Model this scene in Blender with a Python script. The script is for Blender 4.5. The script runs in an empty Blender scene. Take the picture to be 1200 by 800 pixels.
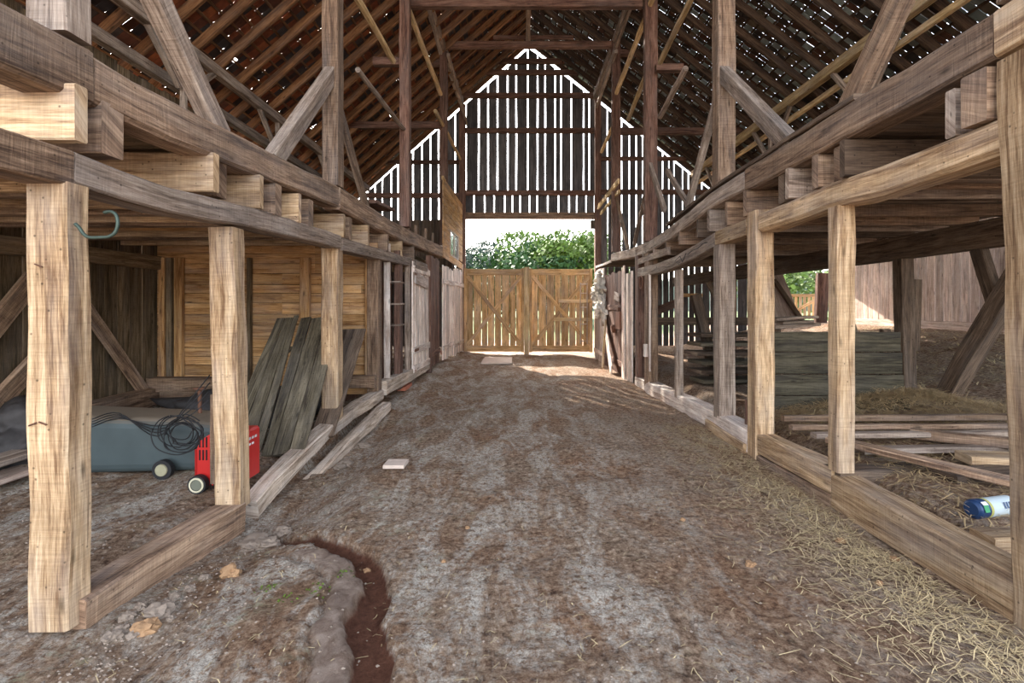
import bpy, math, random
from mathutils import Vector, noise
SC = bpy.context.scene
R = random.Random(7)
# ------------------------------------------------------------------ camera, world, sun, exposure
F, CX, CY, EYE = 600.0, 608.0, 358.0, 1.6
cd = bpy.data.cameras.new('camera'); cam = bpy.data.objects.new('camera', cd); SC.collection.objects.link(cam)
cam.location = (0, 0, EYE); cam.rotation_euler = (math.pi/2, 0, 0)
cd.sensor_width = 36; cd.lens = 18; cd.shift_x = -8/1200; cd.shift_y = -42/1200; cd.clip_start = .05; cd.clip_end = 600
SC.camera = cam
SC.view_settings.view_transform = 'Standard'; SC.view_settings.look = 'None'
SC.view_settings.gamma = 1; SC.view_settings.use_curve_mapping = False
SC.view_settings.exposure = 1.0
w = bpy.data.worlds.new('sky'); SC.world = w; w.use_nodes = True
nt = w.node_tree; nt.nodes.clear()
sky = nt.nodes.new('ShaderNodeTexSky'); sky.sky_type = 'NISHITA'; sky.sun_disc = False
sky.sun_elevation = math.radians(37); sky.sun_rotation = math.radians(-24); sky.dust_density = 3; sky.air_density = 1
hs = nt.nodes.new('ShaderNodeHueSaturation'); hs.inputs['Saturation'].default_value = .55
bg = nt.nodes.new('ShaderNodeBackground'); bg.inputs['Strength'].default_value = .50
wo = nt.nodes.new('ShaderNodeOutputWorld')
nt.links.new(sky.outputs[0], hs.inputs['Color']); nt.links.new(hs.outputs[0], bg.inputs[0]); nt.links.new(bg.outputs[0], wo.inputs[0])
sd = bpy.data.lights.new('sun', 'SUN'); sun = bpy.data.objects.new('sun', sd); SC.collection.objects.link(sun)
sd.energy = 7.0; sd.angle = math.radians(.6); sd.color = (1, .93, .82)
sun.rotation_euler = Vector((.45, -1, -.82)).to_track_quat('-Z', 'Y').to_euler(); sun.location = (0, 0, 20)
# added fill lamp standing in for daylight through the open barn mouth
ad = bpy.data.lights.new('barn_mouth_fill', 'AREA'); al = bpy.data.objects.new('barn_mouth_fill', ad); SC.collection.objects.link(al)
ad.shape = 'RECTANGLE'; ad.size = 11; ad.size_y = 6; ad.energy = 400; ad.color = (1, .93, .83)
al.location = (0, -5, 4.2); al.rotation_euler = (math.radians(80), 0, 0)
SC.cycles.max_bounces = 8; SC.cycles.diffuse_bounces = 5
try: SC.cycles.use_denoising = True
except Exception: pass

# ------------------------------------------------------------------ helpers
def Lz(px): return 1350/(623-px)
def XL(z): return -2.25+.025*z
def LP(px, py, off=0.0):
    z = Lz(px); return Vector((XL(z)+off, z, EYE-(py-CY)*z/F))
def RP(px, py, off=0.0):
    z = 1482/(px-CX); return Vector((2.47+off, z, EYE-(py-CY)*z/F))
def DP(px, py, z): return Vector(((px-CX)*z/F, z, EYE-(py-CY)*z/F))

class MB:
    def __init__(s): s.v=[]; s.f=[]; s.uv=[]; s.c=[]
    def face(s, idx, uv, c): s.f.append(idx); s.uv.append(uv); s.c.append(c)
    def beam(s, pts, wd, ht, side=None, ch=.008, rough=.003, seg=.25, tint=None, taper=None):
        pts = [Vector(p) for p in pts]
        if tint is None: tint = R.random()
        if len(pts) > 2:                                   # smooth the path of a sagging timber
            q=[]
            for i in range(len(pts)-1):
                p0=pts[max(i-1,0)];p1=pts[i];p2=pts[i+1];p3=pts[min(i+2,len(pts)-1)]
                n=max(1,int((p2-p1).length/seg))
                for k in range(n):
                    t=k/n; q.append(.5*((2*p1)+(p2-p0)*t+(2*p0-5*p1+4*p2-p3)*t*t+(3*p1-p0-3*p2+p3)*t**3))
            q.append(pts[-1]); pts=q
        else:
            n=max(1,int((pts[1]-pts[0]).length/seg)); pts=[pts[0].lerp(pts[1],k/n) for k in range(n+1)]
        n=len(pts); u0=R.random()*40; v0=R.random()*40; base=len(s.v); us=[0]
        for i in range(1,n): us.append(us[-1]+(pts[i]-pts[i-1]).length)
        so=Vector((R.random()*50,R.random()*50,R.random()*50))
        for i,p in enumerate(pts):
            d=(pts[min(i+1,n-1)]-pts[max(i-1,0)]).normalized()
            if side is not None: sv=Vector(side)
            else:
                sv=d.cross(Vector((0,0,1)))
                if sv.length<.05: sv=Vector((1,0,0))
            sv=(sv-d*sv.dot(d)).normalized(); tv=sv.cross(d).normalized()
            k=1.0 if taper is None else 1+(taper-1)*i/(n-1)
            a,b=wd/2*k,ht/2*k; c=min(ch,a*.8,b*.8)
            for (x,y) in ((a,b-c),(a-c,b),(-a+c,b),(-a,b-c),(-a,-b+c),(-a+c,-b),(a-c,-b),(a,-b+c)):
                nv=noise.noise_vector(so+Vector((us[i]*2.2,x*5,y*5)))
                r_=rough*(1.8 if 0<i<n-1 else 1)
                s.v.append(p+sv*(x+nv.x*r_)+tv*(y+nv.y*r_))
        per=[0]; dims=(c*1.4,wd-2*c,c*1.4,ht-2*c,c*1.4,wd-2*c,c*1.4,ht-2*c)
        for x in dims: per.append(per[-1]+x)
        for i in range(n-1):
            for j in range(8):
                j2=(j+1)%8; A=base+i*8
                s.face((A+j,A+8+j,A+8+j2,A+j2),[(u0+us[i],v0+per[j]),(u0+us[i+1],v0+per[j]),(u0+us[i+1],v0+per[j+1]),(u0+us[i],v0+per[j+1])],tint)
        for e,rev in ((0,False),(n-1,True)):
            idx=[base+e*8+j for j in range(8)]
            if rev: idx=idx[::-1]
            xy=[(0,.03),(.03,0),(.2,0),(.23,.03),(.23,.1),(.2,.13),(.03,.13),(0,.1)]
            s.face(tuple(idx),[(u0+7+a*.3,v0+b) for a,b in xy],tint)
    def box(s, c, size, tint=None, rot=0.0, ch=.004, rough=0.0):
        c=Vector(c); dx=Vector((math.cos(rot),math.sin(rot),0))
        x,y,z=size
        if x>=y and x>=z: s.beam([c-dx*x/2,c+dx*x/2],y,z,side=Vector((-dx.y,dx.x,0)),ch=ch,rough=rough,seg=9,tint=tint)
        elif z>=x and z>=y: s.beam([c-Vector((0,0,z/2)),c+Vector((0,0,z/2))],x,y,side=dx,ch=ch,rough=rough,seg=9,tint=tint)
        else:
            dy=Vector((-dx.y,dx.x,0)); s.beam([c-dy*y/2,c+dy*y/2],x,z,side=dx,ch=ch,rough=rough,seg=9,tint=tint)
    def tube(s, pts, r, n=8, tint=.5, smooth_path=True, r2=None):
        pts=[Vector(p) for p in pts]
        if smooth_path and len(pts)>2:
            q=[]
            for i in range(len(pts)-1):
                p0=pts[max(i-1,0)];p1=pts[i];p2=pts[i+1];p3=pts[min(i+2,len(pts)-1)]
                for k in range(5):
                    t=k/5; q.append(.5*((2*p1)+(p2-p0)*t+(2*p0-5*p1+4*p2-p3)*t*t+(3*p1-p0-3*p2+p3)*t**3))
            q.append(pts[-1]); pts=q
        base=len(s.v); m=len(pts); up=Vector((.3,.2,1)).normalized()
        for i,p in enumerate(pts):
            d=(pts[min(i+1,m-1)]-pts[max(i-1,0)]).normalized()
            a=d.cross(up)
            if a.length<.1: a=d.cross(Vector((1,0,0)))
            a.normalize(); b=a.cross(d)
            rr=r if r2 is None else r+(r2-r)*i/(m-1)
            for j in range(n):
                t=2*math.pi*j/n; s.v.append(p+a*math.cos(t)*rr+b*math.sin(t)*rr)
        for i in range(m-1):
            for j in range(n):
                j2=(j+1)%n; A=base+i*n
                s.face((A+j,A+j2,A+n+j2,A+n+j),[(i*.05,j*.02),(i*.05,j*.02+.02),(i*.05+.05,j*.02+.02),(i*.05+.05,j*.02)],tint)
        s.face(tuple(base+j for j in range(n))[::-1],[(0,0)]*n,tint); s.face(tuple(base+(m-1)*n+j for j in range(n)),[(0,0)]*n,tint)
    def lathe(s, origin, axis, prof, n=20, tint=.5, caps=True):
        axis=Vector(axis).normalized(); o=Vector(origin)
        a=axis.cross(Vector((0,0,1)));
        if a.length<.1: a=axis.cross(Vector((1,0,0)))
        a.normalize(); b=axis.cross(a); base=len(s.v)
        for (h,r) in prof:
            for j in range(n):
                t=2*math.pi*j/n; s.v.append(o+axis*h+(a*math.cos(t)+b*math.sin(t))*r)
        for i in range(len(prof)-1):
            for j in range(n):
                j2=(j+1)%n; A=base+i*n
                s.face((A+j,A+j2,A+n+j2,A+n+j),[(j/n,i*.1),((j+1)/n,i*.1),((j+1)/n,i*.1+.1),(j/n,i*.1+.1)],tint)
        if caps:
            s.face(tuple(base+j for j in range(n))[::-1],[(0,0)]*n,tint)
            s.face(tuple(base+(len(prof)-1)*n+j for j in range(n)),[(0,0)]*n,tint)
    def quad(s,a,b,c,d,tint=.5):
        i=len(s.v); s.v+= [Vector(a),Vector(b),Vector(c),Vector(d)]
        u=(Vector(b)-Vector(a)).length; v=(Vector(d)-Vector(a)).length
        s.face((i,i+1,i+2,i+3),[(0,0),(u,0),(u,v),(0,v)],tint)

def link(mb, name, mat, parent=None, label=None, cat=None, group=None, kind=None, smooth=False, origin=None):
    me=bpy.data.meshes.new(name)
    vs=mb.v
    if origin is None:
        if parent is not None: origin=Vector((0,0,0))
        else:
            n=len(vs); origin=Vector((sum(v.x for v in vs)/n,sum(v.y for v in vs)/n,min(v.z for v in vs)))
    off=Vector(origin); q=parent
    while q is not None: off+=Vector(q.location); q=q.parent
    me.from_pydata([tuple(v-off) for v in vs],[],mb.f)
    me.uv_layers.new(name='UVMap'); me.color_attributes.new(name='tint',type='FLOAT_COLOR',domain='CORNER'); uvl=me.uv_layers['UVMap']; col=me.color_attributes['tint']
    uvs=[];cs=[]
    for f,u,c in zip(mb.f,mb.uv,mb.c):
        for q in u: uvs+= [q[0],q[1]]
        cs+= [c,c,c,1]*len(f)
    uvl.data.foreach_set('uv',uvs); col.data.foreach_set('color',cs)
    me.materials.append(mat)
    if smooth: me.polygons.foreach_set('use_smooth',[True]*len(me.polygons))
    me.update()
    o=bpy.data.objects.new(name,me); SC.collection.objects.link(o)
    if parent is None: o.location=origin
    else: o.parent=parent; o.location=origin
    tag(o,label,cat,group,kind)
    return o
def tag(o,label=None,cat=None,group=None,kind=None):
    if label: o['label']=label
    if cat: o['category']=cat
    if group: o['group']=group
    if kind: o['kind']=kind
def thing(name,loc,label,cat,group=None):
    o=bpy.data.objects.new(name,None); o.empty_display_size=.1; SC.collection.objects.link(o); o.location=loc
    tag(o,label,cat,group); return o
def timber(name,pts,wd,ht,mat,label,cat,group=None,**k):
    mb=MB(); mb.beam(pts,wd,ht,**k); return link(mb,name,mat,None,label,cat,group)

# ------------------------------------------------------------------ materials
def wood(name,dark,mid,light,saw=.25,grain=1.0,rough=.85,patch=.35,crack=.5,var=.45,bump=.5):
    m=bpy.data.materials.new(name); m.use_nodes=True; t=m.node_tree; N=t.nodes; L=t.links
    b=N['Principled BSDF']; b.inputs['Roughness'].default_value=rough; b.inputs['Specular IOR Level'].default_value=.2
    uv=N.new('ShaderNodeUVMap'); uv.uv_map='UVMap'; oi=N.new('ShaderNodeObjectInfo')
    at=N.new('ShaderNodeAttribute'); at.attribute_name='tint'
    sx=N.new('ShaderNodeSeparateXYZ'); L.new(uv.outputs[0],sx.inputs[0])
    def mth(op,a,b_=None,c=None):
        n=N.new('ShaderNodeMath'); n.operation=op
        for i,x in enumerate((a,b_,c)):
            if x is None: continue
            if isinstance(x,(int,float)): n.inputs[i].default_value=x
            else: L.new(x,n.inputs[i])
        return n.outputs[0]
    seed=mth('MULTIPLY_ADD',oi.outputs['Random'],17.0,mth('MULTIPLY',at.outputs['Fac'],31.0))
    def nz(su,sv,sc=1,det=6,ro=.6,dist=0):
        c=N.new('ShaderNodeCombineXYZ'); L.new(mth('MULTIPLY',sx.outputs[0],su),c.inputs[0]); L.new(mth('MULTIPLY',sx.outputs[1],sv),c.inputs[1]); L.new(seed,c.inputs[2])
        rt=N.new('ShaderNodeVectorRotate'); rt.rotation_type='EULER_XYZ'; rt.inputs['Rotation'].default_value=(.63,.47,.81); L.new(c.outputs[0],rt.inputs['Vector'])
        n=N.new('ShaderNodeTexNoise'); n.inputs['Scale'].default_value=sc; n.inputs['Detail'].default_value=det; n.inputs['Roughness'].default_value=ro; n.inputs['Distortion'].default_value=dist
        L.new(rt.outputs[0],n.inputs['Vector']); return n.outputs['Fac'],rt.outputs[0]
    fine,_=nz(5*grain,95*grain,1,5,.7,.3)
    ring,_=nz(.9,13,1,4,.55,1.2)
    blot,_=nz(1.6,2.6,1,5,.65)
    g=mth('ADD',mth('MULTIPLY',fine,.5),mth('MULTIPLY',ring,.5))
    rp=N.new('ShaderNodeValToRGB'); e=rp.color_ramp.elements
    e[0].position=.39; e[0].color=(*dark,1); e[1].position=.62; e[1].color=(*light,1); x=e.new(.5); x.color=(*mid,1)
    L.new(g,rp.inputs[0])
    # saw kerfs run across the board
    sawn,_=nz(85,3.5,1,3,.6,.5)
    sawp,_=nz(1.2,2,1,2)
    sawv=mth('MULTIPLY',mth('SUBTRACT',sawn,.5),mth('MULTIPLY',sawp,saw*1.5))
    br=mth('ADD',mth('MULTIPLY_ADD',mth('SUBTRACT',blot,.5),patch*3.4,1.0),sawv)
    vr=mth('MULTIPLY_ADD',mth('SUBTRACT',at.outputs['Fac'],.5),var,1.0)
    vr2=mth('MULTIPLY_ADD',mth('SUBTRACT',oi.outputs['Random'],.5),var*.5,1.0)
    ck,_=nz(.7,38,1,3,.5,.6)
    ckr=N.new('ShaderNodeMapRange'); L.new(ck,ckr.inputs[0]); ckr.inputs[1].default_value=.27; ckr.inputs[2].default_value=.33; ckr.inputs[3].default_value=1-crack; ckr.inputs[4].default_value=1
    # knots
    _,kv=nz(2.2,6.5)
    vo=N.new('ShaderNodeTexVoronoi'); vo.inputs['Scale'].default_value=1; L.new(kv,vo.inputs['Vector'])
    kr=N.new('ShaderNodeMapRange'); L.new(vo.outputs['Distance'],kr.inputs[0]); kr.inputs[1].default_value=.04; kr.inputs[2].default_value=.13; kr.inputs[3].default_value=.4; kr.inputs[4].default_value=1
    _,hv=nz(16,16)
    vo2=N.new('ShaderNodeTexVoronoi'); vo2.inputs['Scale'].default_value=1; L.new(hv,vo2.inputs['Vector'])
    hr=N.new('ShaderNodeMapRange'); L.new(vo2.outputs['Distance'],hr.inputs[0]); hr.inputs[1].default_value=.05; hr.inputs[2].default_value=.13; hr.inputs[3].default_value=.35; hr.inputs[4].default_value=1
    kr_=mth('MULTIPLY',kr.outputs[0],hr.outputs[0])
    tot=mth('MULTIPLY',mth('MULTIPLY',mth('MULTIPLY',mth('MULTIPLY',br,vr),vr2),ckr.outputs[0]),kr_)
    mx=N.new('ShaderNodeVectorMath'); mx.operation='SCALE'; 
    b2,_=nz(1.1,4.5,1,4,.6); b2r=N.new('ShaderNodeMapRange'); L.new(b2,b2r.inputs[0]); b2r.inputs[1].default_value=.45; b2r.inputs[2].default_value=.68; b2r.inputs[3].default_value=0; b2r.inputs[4].default_value=.4
    gm_=N.new('ShaderNodeMix'); gm_.data_type='RGBA'; L.new(b2r.outputs[0],gm_.inputs[0]); L.new(rp.outputs[0],gm_.inputs[6]); lum=sum(mid)/3; gm_.inputs[7].default_value=(lum*1.02,lum*.93,lum*.9,1)
    L.new(gm_.outputs[2],mx.inputs[0]); L.new(tot,mx.inputs['Scale'])
    L.new(mx.outputs[0],b.inputs['Base Color'])
    bp=N.new('ShaderNodeBump'); bp.inputs['Strength'].default_value=bump; bp.inputs['Distance'].default_value=.012
    hgt=mth('ADD',mth('ADD',mth('MULTIPLY',fine,.7),mth('MULTIPLY',ckr.outputs[0],.6)),mth('MULTIPLY',sawn,saw))
    L.new(hgt,bp.inputs['Height']); L.new(bp.outputs[0],b.inputs['Normal'])
    return m
def plain(name,col,rough=.6,metal=0,noise_amt=.25,scale=12,bump=0.0,spec=.4):
    m=bpy.data.materials.new(name); m.use_nodes=True; t=m.node_tree; N=t.nodes; L=t.links
    b=N['Principled BSDF']; b.inputs['Roughness'].default_value=rough; b.inputs['Metallic'].default_value=metal; b.inputs['Specular IOR Level'].default_value=spec
    tc=N.new('ShaderNodeTexCoord'); n=N.new('ShaderNodeTexNoise'); n.inputs['Scale'].default_value=scale; n.inputs['Detail'].default_value=6; L.new(tc.outputs['Object'],n.inputs['Vector'])
    at=N.new('ShaderNodeAttribute'); at.attribute_name='tint'
    a=N.new('ShaderNodeMath'); a.operation='MULTIPLY_ADD'; L.new(n.outputs['Fac'],a.inputs[0]); a.inputs[1].default_value=noise_amt*2; a.inputs[2].default_value=1-noise_amt
    c=N.new('ShaderNodeMath'); c.operation='MULTIPLY_ADD'; L.new(at.outputs['Fac'],c.inputs[0]); c.inputs[1].default_value=.6; c.inputs[2].default_value=.7
    d=N.new('ShaderNodeMath'); d.operation='MULTIPLY'; L.new(a.outputs[0],d.inputs[0]); L.new(c.outputs[0],d.inputs[1])
    s=N.new('ShaderNodeVectorMath'); s.operation='SCALE'; s.inputs[0].default_value=col; L.new(d.outputs[0],s.inputs['Scale']); L.new(s.outputs[0],b.inputs['Base Color'])
    if bump:
        bp=N.new('ShaderNodeBump'); bp.inputs['Strength'].default_value=bump; bp.inputs['Distance'].default_value=.02; L.new(n.outputs['Fac'],bp.inputs['Height']); L.new(bp.outputs[0],b.inputs['Normal'])
    return m
TAN   = wood('tan_hewn_timber',(.17,.095,.05),(.40,.265,.15),(.60,.44,.28),saw=.7)
BROWN = wood('brown_sawn_timber',(.085,.05,.033),(.245,.155,.10),(.42,.29,.195),saw=1.1)
GREY  = wood('weathered_grey_timber',(.11,.075,.055),(.29,.215,.165),(.48,.385,.31),saw=.9)
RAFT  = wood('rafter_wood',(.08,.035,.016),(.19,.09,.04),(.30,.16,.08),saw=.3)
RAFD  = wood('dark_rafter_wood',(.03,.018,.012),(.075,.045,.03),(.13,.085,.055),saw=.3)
DKWD  = wood('dark_stained_timber',(.045,.03,.022),(.12,.08,.055),(.21,.15,.105),saw=.3)
PINE  = wood('fresh_pine_boards',(.22,.10,.035),(.47,.26,.11),(.62,.39,.19),saw=.2,crack=.25,patch=.3)
OLIVE = wood('olive_aged_boards',(.05,.038,.026),(.15,.122,.08),(.26,.215,.15),saw=.5)
MANG  = wood('dark_manger_boards',(.03,.024,.016),(.085,.072,.048),(.15,.13,.09),saw=.4)
WALLW = wood('umber_plank_wall',(.07,.05,.025),(.19,.13,.075),(.30,.22,.14),saw=.4,var=.7)
WHITE = wood('whitewashed_planks',(.36,.24,.18),(.70,.58,.50),(.88,.81,.74),saw=.3,patch=.5,var=.6)
PALE  = wood('pale_worn_timber',(.20,.14,.10),(.50,.39,.30),(.72,.62,.52),saw=.7)
RED   = wood('reddish_timber',(.06,.028,.022),(.16,.085,.06),(.27,.16,.12),saw=.3)
GATEW = wood('gate_cedar_boards',(.26,.14,.055),(.54,.33,.15),(.72,.50,.28),saw=.2,var=.5)
POLE  = wood('pale_peeled_pole',(.30,.19,.09),(.58,.40,.20),(.74,.56,.34),saw=.1)
GABLE = wood('grey_gable_siding',(.05,.05,.055),(.12,.115,.12),(.21,.20,.2),saw=.2)
FARW  = wood('pinkish_grey_siding',(.22,.15,.12),(.45,.33,.27),(.6,.48,.4),saw=.3,var=.5)
METAL = plain('dull_steel',(.3,.3,.3),.45,.9)
IRONG = plain('green_patina_iron',(.06,.085,.07),.55,.6)
BLACK = plain('black_rubber',(.018,.018,.02),.6)
DARKT = plain('dark_tarp',(.05,.045,.045),.7,bump=.6,noise_amt=.6)
REDP  = plain('red_paint',(.50,.022,.02),.35,noise_amt=.12)
REDD  = plain('dark_slot',(.02,.01,.01),.8)
CREAM = plain('cream_rim',(.62,.58,.42),.6)
BIN   = plain('dusty_blue_plastic',(.06,.08,.085),.5,noise_amt=.35,scale=4)
BRICK = plain('red_brick',(.38,.13,.075),.9,bump=.4)
STONE = plain('field_stone',(.24,.19,.15),.9,bump=.7)
STONO = plain('orange_sandstone',(.32,.19,.10),.9,bump=.7)
PAVER = plain('pale_paver',(.62,.50,.42),.9,bump=.2)
CAN   = plain('navy_can_paint',(.02,.05,.13),.35,.2,noise_amt=.1)
LABELP= plain('pale_label_paper',(.48,.55,.58),.6,noise_amt=.1)
GREENP= plain('green_print',(.05,.28,.12),.6)
WHITEP= plain('white_print',(.75,.75,.75),.6,noise_amt=.05)
RAG   = plain('dirty_white_insulation',(.72,.66,.58),.9,bump=.8,noise_amt=.5,scale=9)
RUST  = plain('rusty_iron',(.17,.08,.05),.8,.3)
STRAW = plain('dry_straw',(.56,.44,.25),.8,noise_amt=.2)
HAY   = plain('old_hay',(.44,.31,.16),.9,noise_amt=.3)
SHING = plain('wooden_shingles',(.12,.042,.024),.9,noise_amt=.5,bump=.4)
TEALP = plain('tealish_shingles',(.10,.075,.055),.9,noise_amt=.6,bump=.4)
LEAVES= [plain('leaf_green',(.03,.075,.012),.7,noise_amt=.4,scale=.6),plain('leaf_yellow_green',(.10,.16,.018),.7,noise_amt=.3,scale=.6),plain('leaf_hazed_grey_green',(.035,.06,.035),.7,noise_amt=.4,scale=.6)]  # grey green leaves have bluish distance haze mixed into their colour
BARK  = plain('bark',(.12,.09,.07),.9,bump=.8)
def shingle_mat(name,cols):
    m=bpy.data.materials.new(name); m.use_nodes=True; t=m.node_tree; N=t.nodes; L=t.links; b=N['Principled BSDF']; b.inputs['Roughness'].default_value=.9
    at=N.new('ShaderNodeAttribute'); at.attribute_name='tint'; r=N.new('ShaderNodeValToRGB'); r.color_ramp.interpolation='CONSTANT'
    e=r.color_ramp.elements; e[0].position=0; e[0].color=(*cols[0],1); e[1].position=1/len(cols); e[1].color=(*cols[1],1)
    for i,c in enumerate(cols[2:]): x=e.new((i+2)/len(cols)); x.color=(*c,1)
    L.new(at.outputs['Fac'],r.inputs[0]); tc=N.new('ShaderNodeTexCoord'); n=N.new('ShaderNodeTexNoise'); n.inputs['Scale'].default_value=9; n.inputs['Detail'].default_value=6; L.new(tc.outputs['Object'],n.inputs['Vector'])
    k=N.new('ShaderNodeMath'); k.operation='MULTIPLY_ADD'; L.new(n.outputs['Fac'],k.inputs[0]); k.inputs[1].default_value=1.4; k.inputs[2].default_value=.3
    q=N.new('ShaderNodeVectorMath'); q.operation='SCALE'; L.new(r.outputs[0],q.inputs[0]); L.new(k.outputs[0],q.inputs['Scale']); L.new(q.outputs[0],b.inputs['Base Color']); return m
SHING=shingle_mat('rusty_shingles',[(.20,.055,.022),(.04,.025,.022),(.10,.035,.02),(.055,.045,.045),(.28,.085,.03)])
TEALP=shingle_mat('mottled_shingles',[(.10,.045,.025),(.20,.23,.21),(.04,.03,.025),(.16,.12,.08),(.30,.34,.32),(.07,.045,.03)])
GLASS = bpy.data.materials.new('window_glass'); GLASS.use_nodes=True
_b=GLASS.node_tree.nodes['Principled BSDF']; _b.inputs['Base Color'].default_value=(.75,.9,.95,1); _b.inputs['Roughness'].default_value=.08; _b.inputs['Transmission Weight'].default_value=.9
BLUEP = plain('light_blue_frame',(.18,.5,.62),.5)

# ------------------------------------------------------------------ ground
def sm(t): t=max(0,min(1,t)); return t*t*(3-2*t)
GULLY=[(-2.05,3.95),(-1.72,3.72),(-1.45,3.58),(-1.2,3.42),(-1.0,3.28),(-.86,3.05),(-.80,2.85),(-.79,2.6),(-.68,2.35),(-.62,2.1),(-.6,1.6),(-.7,.8)]
def dseg(x,y,pl):
    best=9; side=1
    for (ax,ay),(bx,by) in zip(pl,pl[1:]):
        dx,dy=bx-ax,by-ay; t=max(0,min(1,((x-ax)*dx+(y-ay)*dy)/(dx*dx+dy*dy)))
        ex,ey=x-ax-dx*t,y-ay-dy*t; d=math.hypot(ex,ey)
        if d<best: best=d; side=1 if dx*ey-dy*ex>0 else -1     # side<0: towards the left of the photo
    return best,side
def gbase(x,y):
    h=0
    h+=.12*sm((-x-1.0)/1.0)*sm((y-8)/3)
    if x<-2.2: h+=.10*sm((-x-2.2)/.5)*sm((y-2)/3)
    if x>2.6: h+=.28*sm((y-2.6)/1.2)*sm((x-2.66)/.3)*(1 if y<17 else max(0,1-(y-17)/2))
    if x>5.0: h+=.80*sm((x-5.0)/4.4)
    h-=.15*sm((y-2.5)/1.6)*(1-sm((y-6.5)/2.2))*sm((x+2.34)/.1)*(1-sm((x+1.95)/.75))
    h-=.08*sm((x-1.6)/.8)*sm((y-7)/3)*(1-sm((x-2.5)/.2))
    return h
def ground(x,y,full=False):
    h=gbase(x,y); red=0; mud=0
    if -2.3<x<0 and .5<y<4.3:
        wob=noise.noise(Vector((x*7,y*7,2)))*.035
        d,s=dseg(x,y,GULLY); d+=wob
        wdt=.055+.03*noise.noise(Vector((y*3,0,5)))+(.02 if y<2.9 else 0)
        red=1-sm((d-wdt)/.035)
        h-=.075*red*(1-.0*s)
        if s<0 and y<3.35:
            mud=(1-sm((d-.20)/.06))*(1-red); h+=mud*(.006+.014*noise.noise(Vector((x*14,y*7,0))))-.03*(1-sm(abs(d-.25)/.03))
    P=Vector((x,y,0))
    n=noise.fractal(P*1.3,1.0,2.0,3)*.028
    n+=noise.fractal(P*9+Vector((3,1,0)),.8,2.0,4)*.011*(1-.7*max(red,mud))
    h+=n
    return (h,red,mud) if full else h
xs=[]; x=-9
while x<16:
    xs.append(x); x+= .022 if -2.6<x<2.6 else (.07 if -6<x<6 else .16)
ys=[]; y=-8
while y<24:
    ys.append(y); y+= .5 if y<1.4 else max(.013, y*.0075) if y<17.5 else .3
gm=bpy.data.meshes.new('floor'); nx,ny=len(xs),len(ys); vv=[];att=[]
for yy in ys:
    for xx in xs:
        h,rd,md=ground(xx,yy,True); vv.append((xx,yy,h)); att+=[rd,md,0,1]
ff=[(j*nx+i,j*nx+i+1,(j+1)*nx+i+1,(j+1)*nx+i) for j in range(ny-1) for i in range(nx-1)]
gm.from_pydata(vv,[],ff); ca=gm.color_attributes.new(name='zone',type='FLOAT_COLOR',domain='POINT'); ca.data.foreach_set('color',att)
gm.polygons.foreach_set('use_smooth',[True]*len(gm.polygons))
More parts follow.
